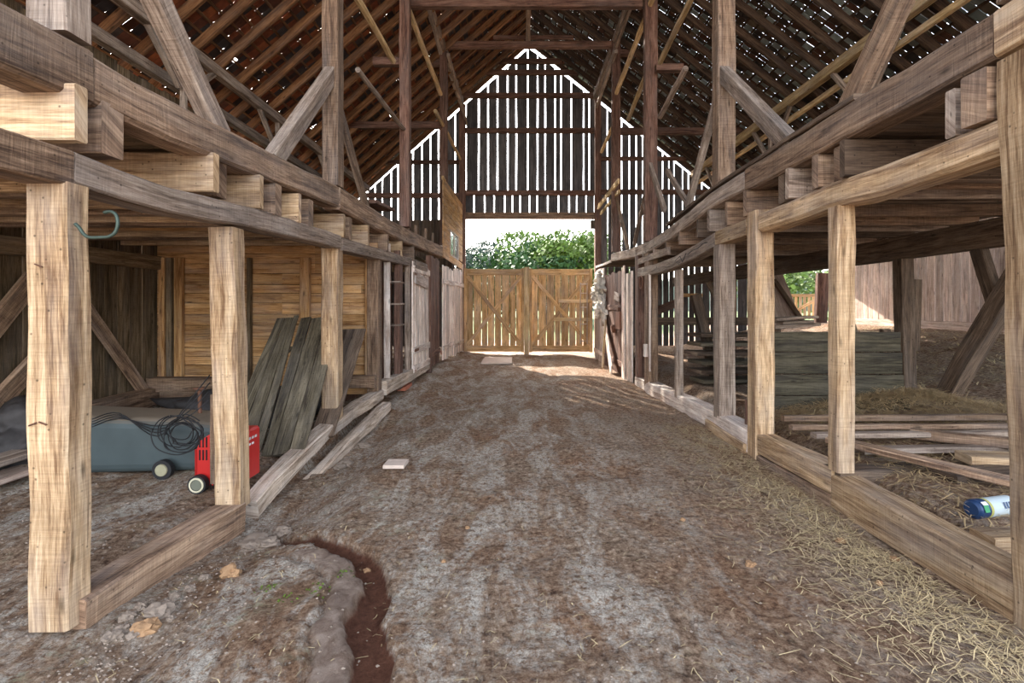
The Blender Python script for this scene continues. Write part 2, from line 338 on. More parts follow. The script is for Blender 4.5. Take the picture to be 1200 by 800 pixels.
def ground_mat():
    m=bpy.data.materials.new('barn_dirt'); m.use_nodes=True; t=m.node_tree; N=t.nodes; L=t.links; b=N['Principled BSDF']
    b.inputs['Roughness'].default_value=.95; b.inputs['Specular IOR Level'].default_value=.15
    tc=N.new('ShaderNodeTexCoord'); P=tc.outputs['Object']
    def nz(sc,det=8,ro=.65,sxyz=(1,1,1),dist=0):
        mp=N.new('ShaderNodeMapping'); mp.inputs['Scale'].default_value=sxyz; L.new(P,mp.inputs['Vector'])
        n=N.new('ShaderNodeTexNoise'); n.inputs['Scale'].default_value=sc; n.inputs['Detail'].default_value=det; n.inputs['Roughness'].default_value=ro; n.inputs['Distortion'].default_value=dist; L.new(mp.outputs[0],n.inputs['Vector']); return n.outputs['Fac']
    def ramp(f,stops):
        r=N.new('ShaderNodeValToRGB'); e=r.color_ramp.elements; e[0].position,e[0].color=stops[0][0],(*stops[0][1],1); e[1].position,e[1].color=stops[-1][0],(*stops[-1][1],1)
        for p,c in stops[1:-1]: x=e.new(p); x.color=(*c,1)
        L.new(f,r.inputs[0]); return r.outputs[0]
    def mix(f,a,c,mode='MIX'):
        n=N.new('ShaderNodeMix'); n.data_type='RGBA'; n.blend_type=mode
        if isinstance(f,float): n.inputs[0].default_value=f
        else: L.new(f,n.inputs[0])
        for s,v in ((6,a),(7,c)):
            if isinstance(v,tuple): n.inputs[s].default_value=(*v,1)
            else: L.new(v,n.inputs[s])
        return n.outputs[2]
    def mr(f,a,b_,c=0,d=1):
        n=N.new('ShaderNodeMapRange'); L.new(f,n.inputs[0]); n.inputs[1].default_value=a; n.inputs[2].default_value=b_; n.inputs[3].default_value=c; n.inputs[4].default_value=d; return n.outputs[0]
    def mul(a,b_):
        n=N.new('ShaderNodeMath'); n.operation='MULTIPLY'
        for i,v in enumerate((a,b_)):
            if isinstance(v,float): n.inputs[i].default_value=v
            else: L.new(v,n.inputs[i])
        return n.outputs[0]
    mid=nz(22,9,.82); big=nz(1.1,5,.6); fine=nz(80,6,.8)
    base=ramp(mid,[(.37,(.07,.042,.028)),(.46,(.23,.15,.10)),(.55,(.42,.30,.21)),(.65,(.72,.58,.45))])
    base=mix(mr(big,.4,.65),base,ramp(mid,[(.38,(.085,.04,.024)),(.5,(.28,.155,.09)),(.63,(.52,.34,.215))]))
    sepx=N.new('ShaderNodeSeparateXYZ'); L.new(P,sepx.inputs[0])
    # pale lime dust trodden into the middle and left of the aisle
    lime=nz(2.0,9,.75,(1.5,.55,1),.8); lime2=nz(24,6,.8)
    lf=mul(mr(lime,.45,.58),mr(lime2,.42,.54))
    xr=mr(sepx.outputs[0],.4,1.5,1,.35); lf=mul(lf,xr)
    base=mix(mul(lf,.95),base,ramp(fine,[(.38,(.34,.285,.23)),(.6,(.9,.83,.73))]))
    gr=mul(mul(mr(nz(3.1,6,.7),.55,.68),mr(sepx.outputs[0],-1.0,-.2,.6,.25)),mr(lime2,.45,.6))
    base=mix(gr,base,(.42,.44,.28))
    base=mix(mul(mr(fine,.6,.75),.5),base,(.55,.47,.4))
    zo=N.new('ShaderNodeAttribute'); zo.attribute_name='zone'; sz=N.new('ShaderNodeSeparateColor'); L.new(zo.outputs['Color'],sz.inputs[0])
    base=mix(sz.outputs[1],base,ramp(nz(6,5,.6,(1,1,1),1.5),[(.35,(.24,.165,.125)),(.65,(.46,.355,.29))]))
    base=mix(mr(sz.outputs[0],.35,.75),base,ramp(mid,[(.35,(.10,.04,.024)),(.65,(.21,.095,.06))]))
    L.new(base,b.inputs['Base Color'])
    bp=N.new('ShaderNodeBump'); bp.inputs['Strength'].default_value=1; bp.inputs['Distance'].default_value=.045
    a=N.new('ShaderNodeMath'); a.operation='MULTIPLY_ADD'; L.new(fine,a.inputs[0]); a.inputs[1].default_value=.35; L.new(mid,a.inputs[2]); L.new(a.outputs[0],bp.inputs['Height']); L.new(bp.outputs[0],b.inputs['Normal'])
    return m
DIRT=ground_mat(); gm.materials.append(DIRT)
floor=bpy.data.objects.new('floor',gm); SC.collection.objects.link(floor); floor['kind']='structure'; floor['label']='rutted brown dirt floor of the barn aisle with pale lime patches and a washed out gully'
FIELD=plain('meadow_grass',(.10,.15,.045),.95,noise_amt=.4,scale=.8)
for (x0,x1,y0,y1,nm) in ((-150,150,24,320,'meadow_ground'),(-150,150,-60,-8,'yard_ground'),(-150,-9,-8,24,'yard_ground'),(16,150,-8,24,'yard_ground')):
    mb=MB(); mb.quad((x0,y0,-.03),(x1,y0,-.03),(x1,y1,-.03),(x0,y1,-.03)); link(mb,nm,FIELD if y0>0 else DIRT,kind='structure')

# ------------------------------------------------------------------ roof
APX,APZ=.35,10.6
SL,SR=.89,.785
Y0,Y1=1.9,17.6
EL,ER=-6.0,10.0
def roofh(x): return APZ-SL*(APX-x) if x<APX else APZ-SR*(x-APX)
def roof_cover(sign,slope,edge,mat,gap,name,hole,RM):
    mb=MB(); run=abs(edge-APX); cs=1/math.sqrt(1+slope*slope); L=run/cs; d=Vector((sign*cs,0,-slope*cs)); nrm=Vector((sign*slope*cs,0,cs))
    top=Vector((APX,0,APZ)); k=0; s=0.0
    while s<L:
        y=Y0-.3+R.random()*.1
        while y<Y1:
            wd=R.choice((.11,.13,.15,.17))
            if R.random()>hole:
                ln=.30+R.random()*.03; a=top+d*max(0,s-.11)+nrm*(.032+R.random()*.006)+Vector((0,y+wd/2,0)); b=top+d*(s+ln-.055)+nrm*(.052+R.random()*.01)+Vector((0,y+wd/2,0))
                i=len(mb.v); hw=Vector((0,(wd-gap)/2,0)); tn=nrm*.007; t=R.random()
                mb.v+=[a-hw,a+hw,b+hw,b-hw,a-hw+tn,a+hw+tn,b+hw+tn,b-hw+tn]
                for q in ((0,1,2,3),(7,6,5,4),(0,4,5,1),(2,6,7,3),(1,5,6,2),(3,7,4,0)): mb.face(tuple(i+z for z in q),[(0,0),(.1,0),(.1,.3),(0,.3)],t)
            y+=wd
        s+=.22; k+=1
    link(mb,name,mat,kind='structure',label='shingle covering of the '+('left' if sign<0 else 'right')+' barn roof slope')
    lg='thin roof battens of the '+('left' if sign<0 else 'right')+' slope'
    proto=None; s=.08
    while s<L:
        p=top+d*s+nrm*.016
        if proto is None:
            m2=MB(); m2.beam([p+Vector((0,Y0-.2,0)),p+Vector((0,Y1,0))],.045,.026,side=d,seg=3); proto=link(m2,'roof_batten',RM,None,'thin batten running lengthwise under the '+('left' if sign<0 else 'right')+' roof slope','batten',lg); p0=p
        else:
            o=proto.copy(); SC.collection.objects.link(o); o.location=proto.location+(p-p0)
        s+=.22
    # rafters
    y=Y0; pr=None
    while y<Y1-.1:
        if pr is None:
            a=top+Vector((0,y,0))-nrm*.075+d*.06; b=a+d*(L-.1)
            m2=MB(); m2.beam([a,b],.07,.145,side=Vector((0,1,0)),seg=1.2,rough=.004); pr=link(m2,'rafter',RM,None,'long sawn rafter spanning the '+('left' if sign<0 else 'right')+' roof slope','rafter','rafters of the '+('left' if sign<0 else 'right')+' roof slope'); y0=y
        else:
            o=pr.copy(); SC.collection.objects.link(o); o.location=pr.location+Vector((0,y-y0,0))
        y+=.615
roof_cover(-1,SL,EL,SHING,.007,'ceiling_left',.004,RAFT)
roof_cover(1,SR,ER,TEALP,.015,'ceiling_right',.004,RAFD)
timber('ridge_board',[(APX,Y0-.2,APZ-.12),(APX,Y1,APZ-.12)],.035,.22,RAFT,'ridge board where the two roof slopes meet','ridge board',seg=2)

# ------------------------------------------------------------------ far gable wall
GZ=17.3
def gx(px): return (px-CX)*GZ/F
def gh(py): return EYE-(py-CY)*GZ/F
gaps=[412,422.5,431,439.6,448,458.5,466.6,475,484,494.5,504.4,514,524,533.5,546,561,572,583,595,605,618.5,630,639,650.6,657.5,669.5,684,690.5,699,712,720,728.5,737.5,745.6,753,761,769.6,776.5,784,790,800,807,814,822.5,832,843,853,864,876,888,899,908]
mb=MB()
def gboard(a,b,bot,top_off=.30,g=.05):
    x0,x1=gx(a)+g/2,gx(b)-g/2
    if x1-x0<.05: return
    xm=(x0+x1)/2; tp=min(roofh(x0),roofh(x1))-top_off
    if xm>6.6: tp=min(tp,3.1)
    if tp-bot<.1: return
    t0,t1=(roofh(x0)-top_off,roofh(x1)-top_off) if xm<=6.6 else (tp,tp); o_=len(mb.v); n=max(2,int((tp-bot)/.5)); t=R.random(); sd=R.random()*60
    bt=bot+R.uniform(-.04,0)
    for k in range(n+1):
        u=k/n; w0=noise.noise(Vector((sd,u*4,0)))*.012; w1=noise.noise(Vector((sd+9,u*4,0)))*.012
        for yy in (GZ,GZ+.022):
            mb.v.append(Vector((x0+w0,yy,bt+(t0-bt)*u))); mb.v.append(Vector((x1+w1,yy,bt+(t1-bt)*u)))
    for k in range(n):
        A=o_+k*4; u0=(t0-bt)*k/n; u1=(t0-bt)*(k+1)/n; w_=x1-x0
        mb.face((A,A+1,A+5,A+4),[(u0,0+sd),(u0,w_+sd),(u1,w_+sd),(u1,0+sd)],t); mb.face((A+3,A+2,A+6,A+7),[(u0,w_+sd),(u0,sd),(u1,sd),(u1,w_+sd)],t)
        mb.face((A+2,A,A+4,A+6),[(u0,0),(u0,.02),(u1,.02),(u1,0)],t); mb.face((A+1,A+3,A+7,A+5),[(u0,0),(u0,.02),(u1,.02),(u1,0)],t)
    A=o_; mb.face((A,A+2,A+3,A+1),[(0,0)]*4,t); A=o_+n*4; mb.face((A,A+1,A+3,A+2),[(0,0)]*4,t)
for a,b in zip(gaps,gaps[1:]):
    mid=(a+b)/2
    gboard(a,b, 5.38 if 546<=mid<=699 else 0.0, g=.042 if mid<700 else .038)
# second tier of short boards over the header
a=543
while a<697:
    b=a+R.choice((9,11,12.5)); x0,x1=gx(a)+.02,gx(min(b,697))-.02
    mb.beam([((x0+x1)/2,GZ+.03,4.7),((x0+x1)/2,GZ+.03,5.46+R.uniform(-.05,.05))],x1-x0,.02,side=Vector((1,0,0)),ch=.002,rough=.004); a=b
for sgn,sl,ed in ((-1,SL,-5.9),(1,SR,9.9)):        # narrow strips that follow the rake
    for off in (.235,):
        p=Vector((APX+sgn*.1,GZ-.01,APZ-off)); q=Vector((ed,GZ-.01,APZ-sl*abs(ed-APX)-off)); mb.beam([p,q],.02,.05,side=Vector((0,1,0)),ch=.002,rough=.004,seg=1)
link(mb,'wall_back',GABLE,kind='structure',label='far gable wall of spaced upright boards with daylight in the gaps')
def girt(px0,px1,py,nm,lab,ht=.16,yy=GZ-.1,mat=RED,**k):
    z=yy; return timber(nm,[((px0-CX)*z/F,z,EYE-(py-CY)*z/F),((px1-CX)*z/F,z,EYE-(py-CY)*z/F)],.12,ht,mat,lab,'beam',seg=.8,**k)
girt(541,700,253,'door_header','broad horizontal header right above the opening over the gates',ht=.22,mat=BROWN)
girt(541,698,226,'girt','horizontal girt crossing the gable boards just above the door header')
girt(541,700,153,'girt','horizontal girt crossing the middle height of the gable boards')
girt(541,700,112,'girt','horizontal girt crossing the gable boards below the collar beam')
girt(556,697,85,'girt','upper horizontal girt of the gable close under the peak boards')
girt(576,678,72,'girt','topmost short horizontal girt of the gable near the peak')
girt(424,541,229,'girt','horizontal girt across the gable boards left of the tall opening post')
girt(440,541,190,'girt','short upper girt across the gable boards at the left',ht=.12)
girt(700,850,225,'girt','horizontal girt across the gable boards right of the opening')
girt(700,830,186,'girt','upper girt across the gable boards at the right',ht=.12)
for px,lab in ((543,'tall post at the left edge of the opening in the far gable'),(699,'tall post at the right edge of the opening in the far gable')):
    x=gx(px); timber('gable_post',[(x,GZ-.28,gbase(x,17)-.05),(x,GZ-.28,roofh(x)-.35)],.2,.2,RED,lab,'post')
mb=MB(); c=DP(694.5,263,17.05); mb.box(c,(.14,.12,.28)); mb.tube([c+Vector((0,0,.14)),c+Vector((0,0,.26))],.008)
link(mb,'hanging_box',DKWD,None,'small dark box hanging under the right end of the door header','box')

# ------------------------------------------------------------------ long outer walls
def plank_run(mb,p0,p1,h0,h1,wd=.2,th=.025,nrm=(0,1,0),jit=.02,gap=.006):
    p0=Vector(p0);p1=Vector(p1); L=(p1-p0).length; d=(p1-p0)/L; s=0
    while s<L-.03:
        w_=min(wd*R.uniform(.8,1.2),L-s); c=p0+d*(s+w_/2); off=Vector(nrm)*R.uniform(-.004,.004)
        a=c+off; b0=(h0(s/L) if callable(h0) else h0)+R.uniform(-jit,jit); b1=(h1(s/L) if callable(h1) else h1)+R.uniform(-jit,jit)
        mb.beam([Vector((a.x,a.y,b0)),Vector((a.x,a.y,b1))],w_-gap,th,side=d,ch=.003,rough=.003,seg=.7); s+=w_
mb=MB(); plank_run(mb,(-5.55,1.0,0),(-5.55,17.2,0),.12,4.95,wd=.24,jit=.03)
link(mb,'wall_left',WALLW,kind='structure',label='dark upright plank wall along the left side of the barn')
timber('wall_sill',[(-5.38,2.0,.22),(-5.38,7.6,.27)],.2,.26,BROWN,'heavy sill beam at the foot of the dark plank wall in the left bay','beam')
timber('wall_rail',[(-5.42,2.0,2.24),(-5.42,7.7,2.24)],.1,.2,WALLW,'horizontal rail near the top of the dark plank wall in the left bay','rail')
# braces on left wall: pixel line -> plane x=-5.42
def LW(px,py,X=-5.42):
    z=X*F/(px-CX); return Vector((X,z,EYE-(py-CY)*z/F))
timber('wall_brace',[LW(100,360),LW(172,463)],.07,.16,BROWN,'diagonal brace on the dark plank wall seen just right of the nearest left post','brace',side=Vector((1,0,0)))
timber('wall_brace',[LW(-20,400),LW(40,325)],.07,.2,BROWN,'upper diagonal brace at the left edge beside the nearest left post','brace',side=Vector((1,0,0)))
timber('wall_brace',[LW(-20,490),LW(45,420)],.07,.2,BROWN,'lower diagonal brace at the left edge beside the nearest left post','brace',side=Vector((1,0,0)))
# pine partition facing us at the end of the left bay
PZ=7.8
mb=MB(); zz=.25
while zz<2.42:
    h_=R.choice((.13,.15,.17)); x=-5.5
    while x<-2.15:
        l_=min(R.choice((1.2,1.9,2.4)),-2.15-x); mb.beam([(x,PZ,zz+h_/2),(x+l_,PZ,zz+h_/2)],.024,h_-.005,side=Vector((0,1,0)),ch=.002,rough=.001,seg=.8); x+=l_
    zz+=h_
link(mb,'wall_partition',PINE,kind='structure',label='partition of horizontal pine boards closing the left bay')
for px0,px1,lab in ((187,194,'narrow stud at the left corner of the pine board partition'),(196,202,'darker thin stud next to the corner of the pine partition'),(205,214,'second pale stud from the left on the pine partition'),(352,363,'stud on the pine partition rising behind the leaning boards'),(290,294,'thin dark stud on the pine partition beside the second left post'),(428,436,'stud at the right end of the pine partition')):
    x0,x1=[(p-CX)*7.72/F for p in (px0,px1)]
    timber('stud',[((x0+x1)/2,7.73,.3),((x0+x1)/2,7.73,2.32)],x1-x0,.09,PINE if px1-px0>6 else WALLW,lab,'stud',seg=.6)
a,b=DP(177,450,7.55),DP(262,450,7.55); timber('partition_sill',[a,b],.22,.2,BROWN,'short sill beam at the foot of the pine partition, upper of two','beam',seg=.3)
a,b=DP(193,465,7.5),DP(262,465,7.5); timber('partition_sill',[a,b],.22,.2,BROWN,'lower sill block under the pine partition beam','beam',seg=.3)
a,b=DP(385,447,7.5),DP(440,447,7.5); timber('partition_sill',[a,b],.12,.18,BROWN,'sill beam under the right end of the pine partition','beam',seg=.3)

# loft floors
for nm,x0,x1,lab in (('left',-5.5,-2.35,'left'),('right',2.62,6.9,'right')):
    mb=MB(); y=2.3
    hz=2.735 if nm=='left' else 2.9
    while y<17:
        w_=R.uniform(.16,.22); mb.beam([(x0,y+w_/2,hz),(x1,y+w_/2,hz)],w_-.012,.028,side=Vector((0,1,0)),ch=.002,rough=.001,seg=2); y+=w_
    link(mb,'loft_floor_'+nm,WALLW if nm=='left' else DKWD,kind='structure',label='boarded hay loft floor above the '+lab+' bay')

# ------------------------------------------------------------------ left aisle frame
def lowL(py_t,py_b,px): return LP(px,(py_t+py_b)/2), (py_b-py_t)*Lz(px)/F
def beamL(name,rows,wd,mat,lab,cat='beam',f=LP,sgn=-1,**k):
    pts=[f(px,(a+b)/2,sgn*wd/2) for px,a,b in rows]
    zs=[p.y for p in pts]; hts=[(b-a)*z/F for (px,a,b),z in zip(rows,zs)]
    return timber(name,pts,wd,sum(hts)/len(hts),mat,lab,cat,side=Vector((1,0,0)),**k)
beamL('lower_plate',[(-60,125,174),(0,147,198),(87,178,217)],.2,BROWN,'near left piece of the lower plate on top of the nearest left post')
beamL('lower_plate',[(88.5,180,214),(200,222,247),(275,236,264),(325,250,275),(400,276,291)],.2,GREY,'long rough sawn lower plate of the left loft between first and third left posts',ch=.012,rough=.006)
beamL('lower_plate',[(402,279,293),(440,289,303),(483,303,312)],.2,GREY,'far pale piece of the left lower plate ending above the narrow nook')
beamL('upper_plate',[(-70,-66,24),(0,-2,78),(110,62,120)],.22,BROWN,'near left piece of the heavy loft beam crossing the upper left corner',ch=.02,rough=.006)
beamL('upper_plate',[(112,66,121),(160,97,143),(240,140,178),(300,168,204),(345,190,224),(397,215,245)],.22,BROWN,'long heavy loft beam with split top edge above the left bays',ch=.025,rough=.009)
beamL('upper_plate',[(399,218,246),(440,246,267),(480,268,287),(522,291,302)],.22,BROWN,'far jagged length of the left loft beam running towards the plank screen',ch=.025,rough=.010)
def post(name,cx_,z0,h0,h1,wd,dp,mat,lab,lean=(0,0),**k):
    return timber(name,[(cx_,z0+dp/2,h0),(cx_+lean[0],z0+dp/2+lean[1],h1)],wd,dp,mat,lab,'post',side=Vector((1,0,0)),**k)
# nearest left post with its hand-forged hook (hook hangs on it: own thing)
mb=MB()
mb.beam([(-2.27,2.54,.03),(-2.283,2.54,2.2)],.2,.155,side=Vector((1,0,0)),ch=.014,rough=.008,seg=.12)
o=link(mb,'support_post',TAN,None,'nearest thick hewn post on the left, carrying a green iron hook','post')
mb=MB()
for px,py,an in ((38,497,-.3),(50,496,.5),(45,311,0)):
    q=DP(px,py,2.455); mb.tube([q-Vector((.018,0,.007*(1 if an<0 else -1))),q+Vector((.018,0,.007*(1 if an<0 else -1)))],.004,6,tint=.1)
link(mb,'nail',RUST,parent=o)
mb=MB(); q=[(88,262),(93,267),(98,274),(105,278),(118,278),(128,277),(135,272),(138,262),(136,252),(130,248),(122,249)]
mb.tube([DP(px,py,2.50+.02*i/10) for i,(px,py) in enumerate(q)],.0085,8)
link(mb,'iron_hook',IRONG,None,'curved green iron hook fixed to the nearest left post','hook',smooth=True)
post('support_post',-2.22,3.9,.04,2.2,.19,.17,TAN,'second left post standing on the sill in front of the red machine',lean=(-.06,0),ch=.012,rough=.008,seg=.15)
mb=MB(); mb.beam([(-2.3,4.0,.085),(-2.16,4.0,.07)],.2,.12); link(mb,'wedge_block',TAN,None,'small wedge block at the foot of the second left post','block')
post('short_board',DP(248,500,4.15).x,4.18,DP(248,560,4.15).z-.06,DP(248,463,4.15).z,.07,.06,BROWN,'short upright board leaning against the back of the second left post')
post('support_post',-2.23,6.02,.14,2.3,.2,.19,TAN,'third left post between leaning boards and the pine partition',ch=.014,rough=.008,seg=.18)
post('support_post',-2.19,7.66,.28,2.42,.17,.2,BROWN,'brown post at the end of the pine partition, left of the narrow nook')
post('support_post',-2.13,8.25,.2,2.6,.10,.06,WHITE,'pale peeling strip post at the near edge of the narrow nook')
post('support_post',-2.10,8.8,.15,2.55,.1,.25,RED,'reddish post at the back of the narrow nook')
post('support_post',-2.06,9.45,.2,2.5,.1,.08,GREY,'grey post hinging the whitewashed stable doors')
for k_,(py) in enumerate((330,356,381)):
    a=DP(466,py,8.7); mb=MB(); mb.box((-2.13,8.95,a.z),(.2,.32,.03))
    link(mb,'nook_shelf',GREY,None,('top','middle','lowest')[k_]+' small shelf board in the narrow nook on the left','shelf')
mb=MB(); plank_run(mb,(-2.75,8.0,0),(-2.45,9.9,0),.1,2.55,wd=.2,nrm=(1,0,0)); link(mb,'wall_nook',RED,kind='structure',label='dark red brown boards at the back of the narrow nook')
post('corner_post',-1.90,16.68,.0,2.95,.16,.1,WHITE,'white flaking corner post where the left stable wall meets the gates')
# upper left posts
def tall(side,px_in,wd,h0,h1,mat,lab,dp=.2):
    z=Lz(px_in) if side=='L' else 1482/(px_in-CX)
    x=(XL(z)-wd/2) if side=='L' else 2.47+wd/2
    return timber('tall_post',[(x,z-dp/2,h0),(x,z-dp/2,h1)],wd,dp,mat,lab,'post',side=Vector((1,0,0)),rough=.006,seg=.3), x, z-dp/2
tall('L',108,.2,2.93,7.6,GREY,'near left tall post rising above the loft beam at the top left corner',.155)
tall('L',403,.19,3.0,8.35,BROWN,'tall brown post on the left loft beam with a brace on either side')
tall('L',482,.18,3.05,8.35,RED,'second dark tall post on the left loft beam')
tall('L',525,.2,3.1,8.35,RED,'third dark tall post on the left, beside the horizontal plank screen')
tall('R',1166,.2,3.16,7.6,GREY,'near right tall post rising above the loft beam at the top right edge',.155)
tall('R',834.5,.22,3.12,8.5,BROWN,'tall brown post on the right loft beam with a brace on either side')
tall('R',753.5,.24,2.86,8.6,RED,'second dark tall post on the right loft beam')
tall('R',716,.22,3.02,8.6,RED,'third dark tall post on the right beside the opening')
# braces in the aisle planes
def brace(f,a,b,wd,ht,mat,lab,off,name='knee_brace',**k):
    return timber(name,[f(*a,off),f(*b,off)],wd,ht,mat,lab,'brace',side=Vector((1,0,0)),seg=.3,**k)
brace(LP,(176,-70),(277,158),.12,.15,GREY,'grey knee brace reaching up to the near left tall post',-.13)
brace(LP,(399,85),(331,190),.12,.17,GREY,'broad grey knee brace rising to the near side of the brown tall post, left',-.10)
brace(LP,(402,103),(439,243),.08,.11,BROWN,'slim brace falling from the far side of the brown tall post, left',-.12)
brace(RP,(838,84),(919,172),.12,.17,GREY,'broad grey knee brace rising to the near side of the brown tall post, right',.08)
brace(RP,(1055,-50),(970,140),.12,.16,BROWN,'grey brown knee brace reaching up to the near right tall post',.13)
brace(RP,(834,97),(797,243),.08,.11,GREY,'slim brace falling from the far side of the brown tall post, right',.12)
brace(RP,(755,190),(772,246),.07,.1,GREY,'slim brace below the second right tall post, on its near side',.1)
brace(RP,(752,220),(738,286),.07,.1,BROWN,'slim brace below the second right tall post, on its far side',.1)
brace(RP,(717,226),(731,292),.07,.1,BROWN,'slim brace falling from the third right tall post',.1)
brace(RP,(766,200),(800,262),.06,.1,GREY,'pale thin brace reaching from the second right tall post to the loft beam',.25)
brace(LP,(521,208),(541,243),.06,.1,POLE,'thin pale brace along the slanted top of the plank screen',-.05)
# lengthwise poles between tall posts, pale
for f,a,b,lab,off,w_ in (
    (LP,(425,-6),(468,72),'pale horizontal pole from the brown tall post to the second left tall post',-.1,.09),
    (LP,(479,-4),(521,110),'long pale pole running between second and third left tall posts',-.1,.1),
    (LP,(428,82),(483,156),'short grey pole under the pale one on the left',-.1,.075),
    (LP,(515,130),(543,186),'pale pole from the third left tall post to the gable',-.1,.09),
    (RP,(762,-10),(718,109),'long yellowish pole between second and third right tall posts',.1,.1),
    (RP,(807,-12),(767,73),'yellowish pole from the brown tall post to the second right tall post',.1,.09),
    (RP,(752,86),(731,140),'middle yellowish pole between second and third right tall posts',.1,.09),
    (RP,(796,80),(767,137),'short brown pole between the brown and the second right tall post',.1,.085),
    (RP,(717,140),(701,178),'yellowish pole from the third right tall post to the gable',.1,.09)):
    timber('pole',[f(*a,off),f(*b,off)],w_,w_,POLE if 'grey' not in lab and 'brown' not in lab[:12] else GREY,lab,'pole',side=Vector((1,0,0)),ch=.025,rough=.008)
# purlins on tall posts
timber('purlin_plate',[(XL(2.2)-.1,2.2,8.45),(XL(17)-.1,17.2,8.45)],.16,.2,GREY,'long purlin plate on top of the left tall posts under the roof','beam',seg=.8)
timber('purlin_plate',[(2.57,2.2,8.62),(2.57,17.2,8.62)],.16,.2,GREY,'long purlin plate on top of the right tall posts under the roof','beam',seg=.8)
brace(LP,(497,-2),(514,62),.08,.1,GREY,'thin grey brace beside the left purlin plate high up',.05)
brace(LP,(523,64),(545,145),.08,.1,GREY,'thin grey brace on the far end of the left purlin plate',.05)
brace(RP,(741,-2),(707,99),.08,.1,GREY,'thin grey brace under the right purlin plate high up',0)
brace(RP,(722,60),(699,125),.08,.1,GREY,'far thin grey brace below the right purlin plate',0)
# tie beams
def tie(z,py,px0,px1,lab,ht=.16,mat=RED,nm='tie_beam'):
    timber(nm,[DP(px0,py,z),DP(px1,py,z)],.14,ht,mat,lab,'beam',seg=.8)
tie(9.9,5,480,752,'nearest tie beam crossing high over the aisle at the top edge',.15)
tie(13.7,53,520,717,'far tie beam crossing high over the aisle below the ridge',.17)
tie(9.5,73,438,470,'short tie on the left from the roof to the second tall post',.14)
tie(13.7,74,470,517,'short tie on the left from the roof to the third tall post',.16)
tie(13.6,147,410,517,'low tie on the left joining the third tall post to the outer plate',.18)
tie(13.8,62,722,768,'short tie on the right beside the third tall post',.16)
tie(13.6,154,725,870,'low tie on the right joining the third tall post to the outer purlin',.17)
tie(9.8,80,768,800,'short tie on the right beside the second tall post',.13)
x=.25; timber('king_post',[(x,13.7,8.62),(x,13.7,APZ-.28)],.12,.12,BROWN,'short king post hanging from the ridge above the far tie beam','post')
timber('collar_tie',[(-.75,15.0,9.45),(1.6,15.0,9.45)],.06,.12,RED,'short collar tie close under the ridge','beam')
# outer purlins and plates under the roof
timber('outer_purlin',[(-5.04,2.0,5.5),(-5.04,17.1,5.5)],.14,.17,GREY,'long outer purlin under the left roof slope','beam',seg=.8)
timber('wall_plate',[(-5.42,2.0,5.08),(-5.42,17.1,5.08)],.14,.16,GREY,'wall plate on top of the left plank wall','beam',seg=.8)
timber('outer_purlin',[(5.8,2.0,5.97),(5.8,17.1,5.97)],.14,.19,POLE,'long pale outer purlin under the right roof slope','beam',seg=.8)
timber('outer_rail',[(5.95,2.0,5.68),(5.95,17.1,5.68)],.08,.1,POLE,'thinner pale rail just below the right outer purlin','rail',seg=.8)
for i,y in enumerate((3.4,4.6,5.9,7.1,8.5,10,11.5,13)):
    g='struts beside the outer purlins'
    for sx_,X,h0,h1 in (('left',-5.04,2.76,5.42),('right',5.8,2.93,5.87)):
        pass
def strut(p,q,lab,g,mat=GREY,w_=.08): timber('strut',[p,q],w_,w_,mat,lab,'strut',g,seg=.5)
for y in (4.7,7.7,10.7,13.7):
    strut((-5.04,y,2.76),(-5.04,y,5.41),'upright strut under the left outer purlin','left purlin struts')
    strut((-5.04,y+.1,4.85),(-5.04,y+.75,5.42),'small slanting strut beside the left outer purlin','left slanting struts')
    strut((-5.04,y-.1,4.85),(-5.04,y-.75,5.42),'small slanting strut beside the left outer purlin','left slanting struts')
for y in (5.4,8.6,11.8,15.0):
    strut((5.8,y,2.92),(5.8,y,5.86),'upright strut under the right outer purlin','right purlin struts')
    strut((5.8,y+.1,5.0),(5.8,y+.85,5.87),'slanting strut beside the right outer purlin','right slanting struts')
    strut((5.8,y-.1,5.0),(5.8,y-.85,5.87),'slanting strut beside the right outer purlin','right slanting struts')

# joists, left: ends rest on the lower plate
ORD='first second third fourth fifth sixth seventh eighth ninth tenth eleventh twelfth thirteenth fourteenth fifteenth sixteenth'.split()
def joistset(zs,x_in,x_out,hb,ht,side,mats,grp):
    for i,(z,w_,pro) in enumerate(zs):
        xi=x_in(z)+pro
        xo=x_out
        hbot=hb(z)
        timber('joist',[(xi,z,hbot+ht/2),(xo,z,hbot+ht/2)],w_,ht,mats[i%len(mats)],'sawn joist end on the '+side+' lower plate, '+ORD[i]+' from the front','joist',grp,side=Vector((0,1,0)),seg=.8)
def hbL(z): return 2.40+.012*max(0,z-5)
LJ=[(2.50,.075,.05),(2.75,.15,.0),(3.62,.07,.02),(3.80,.13,-.05),(4.23,.06,.02),(4.55,.12,.0),(4.93,.06,.02),(5.22,.12,0),(6.10,.06,.02),(6.36,.1,0),(7.0,.07,.02),(7.95,.07,.02),(8.9,.08,0),(9.8,.08,0)]
joistset(LJ,XL,-5.42,hbL,.275,'left',[TAN,BROWN,TAN,BROWN],'joists under the left loft')
for y in (3.1,5.75):   # extra hidden-end joists seen from below
    timber('joist',[(-2.6,y,2.56),(-5.42,y,2.56)],.08,.24,PINE,'sawn joist under the left loft floor set back from the aisle','joist','set back left joists',side=Vector((0,1,0)),seg=.8)
def hbR(z): return 2.575-.012*max(0,z-5)
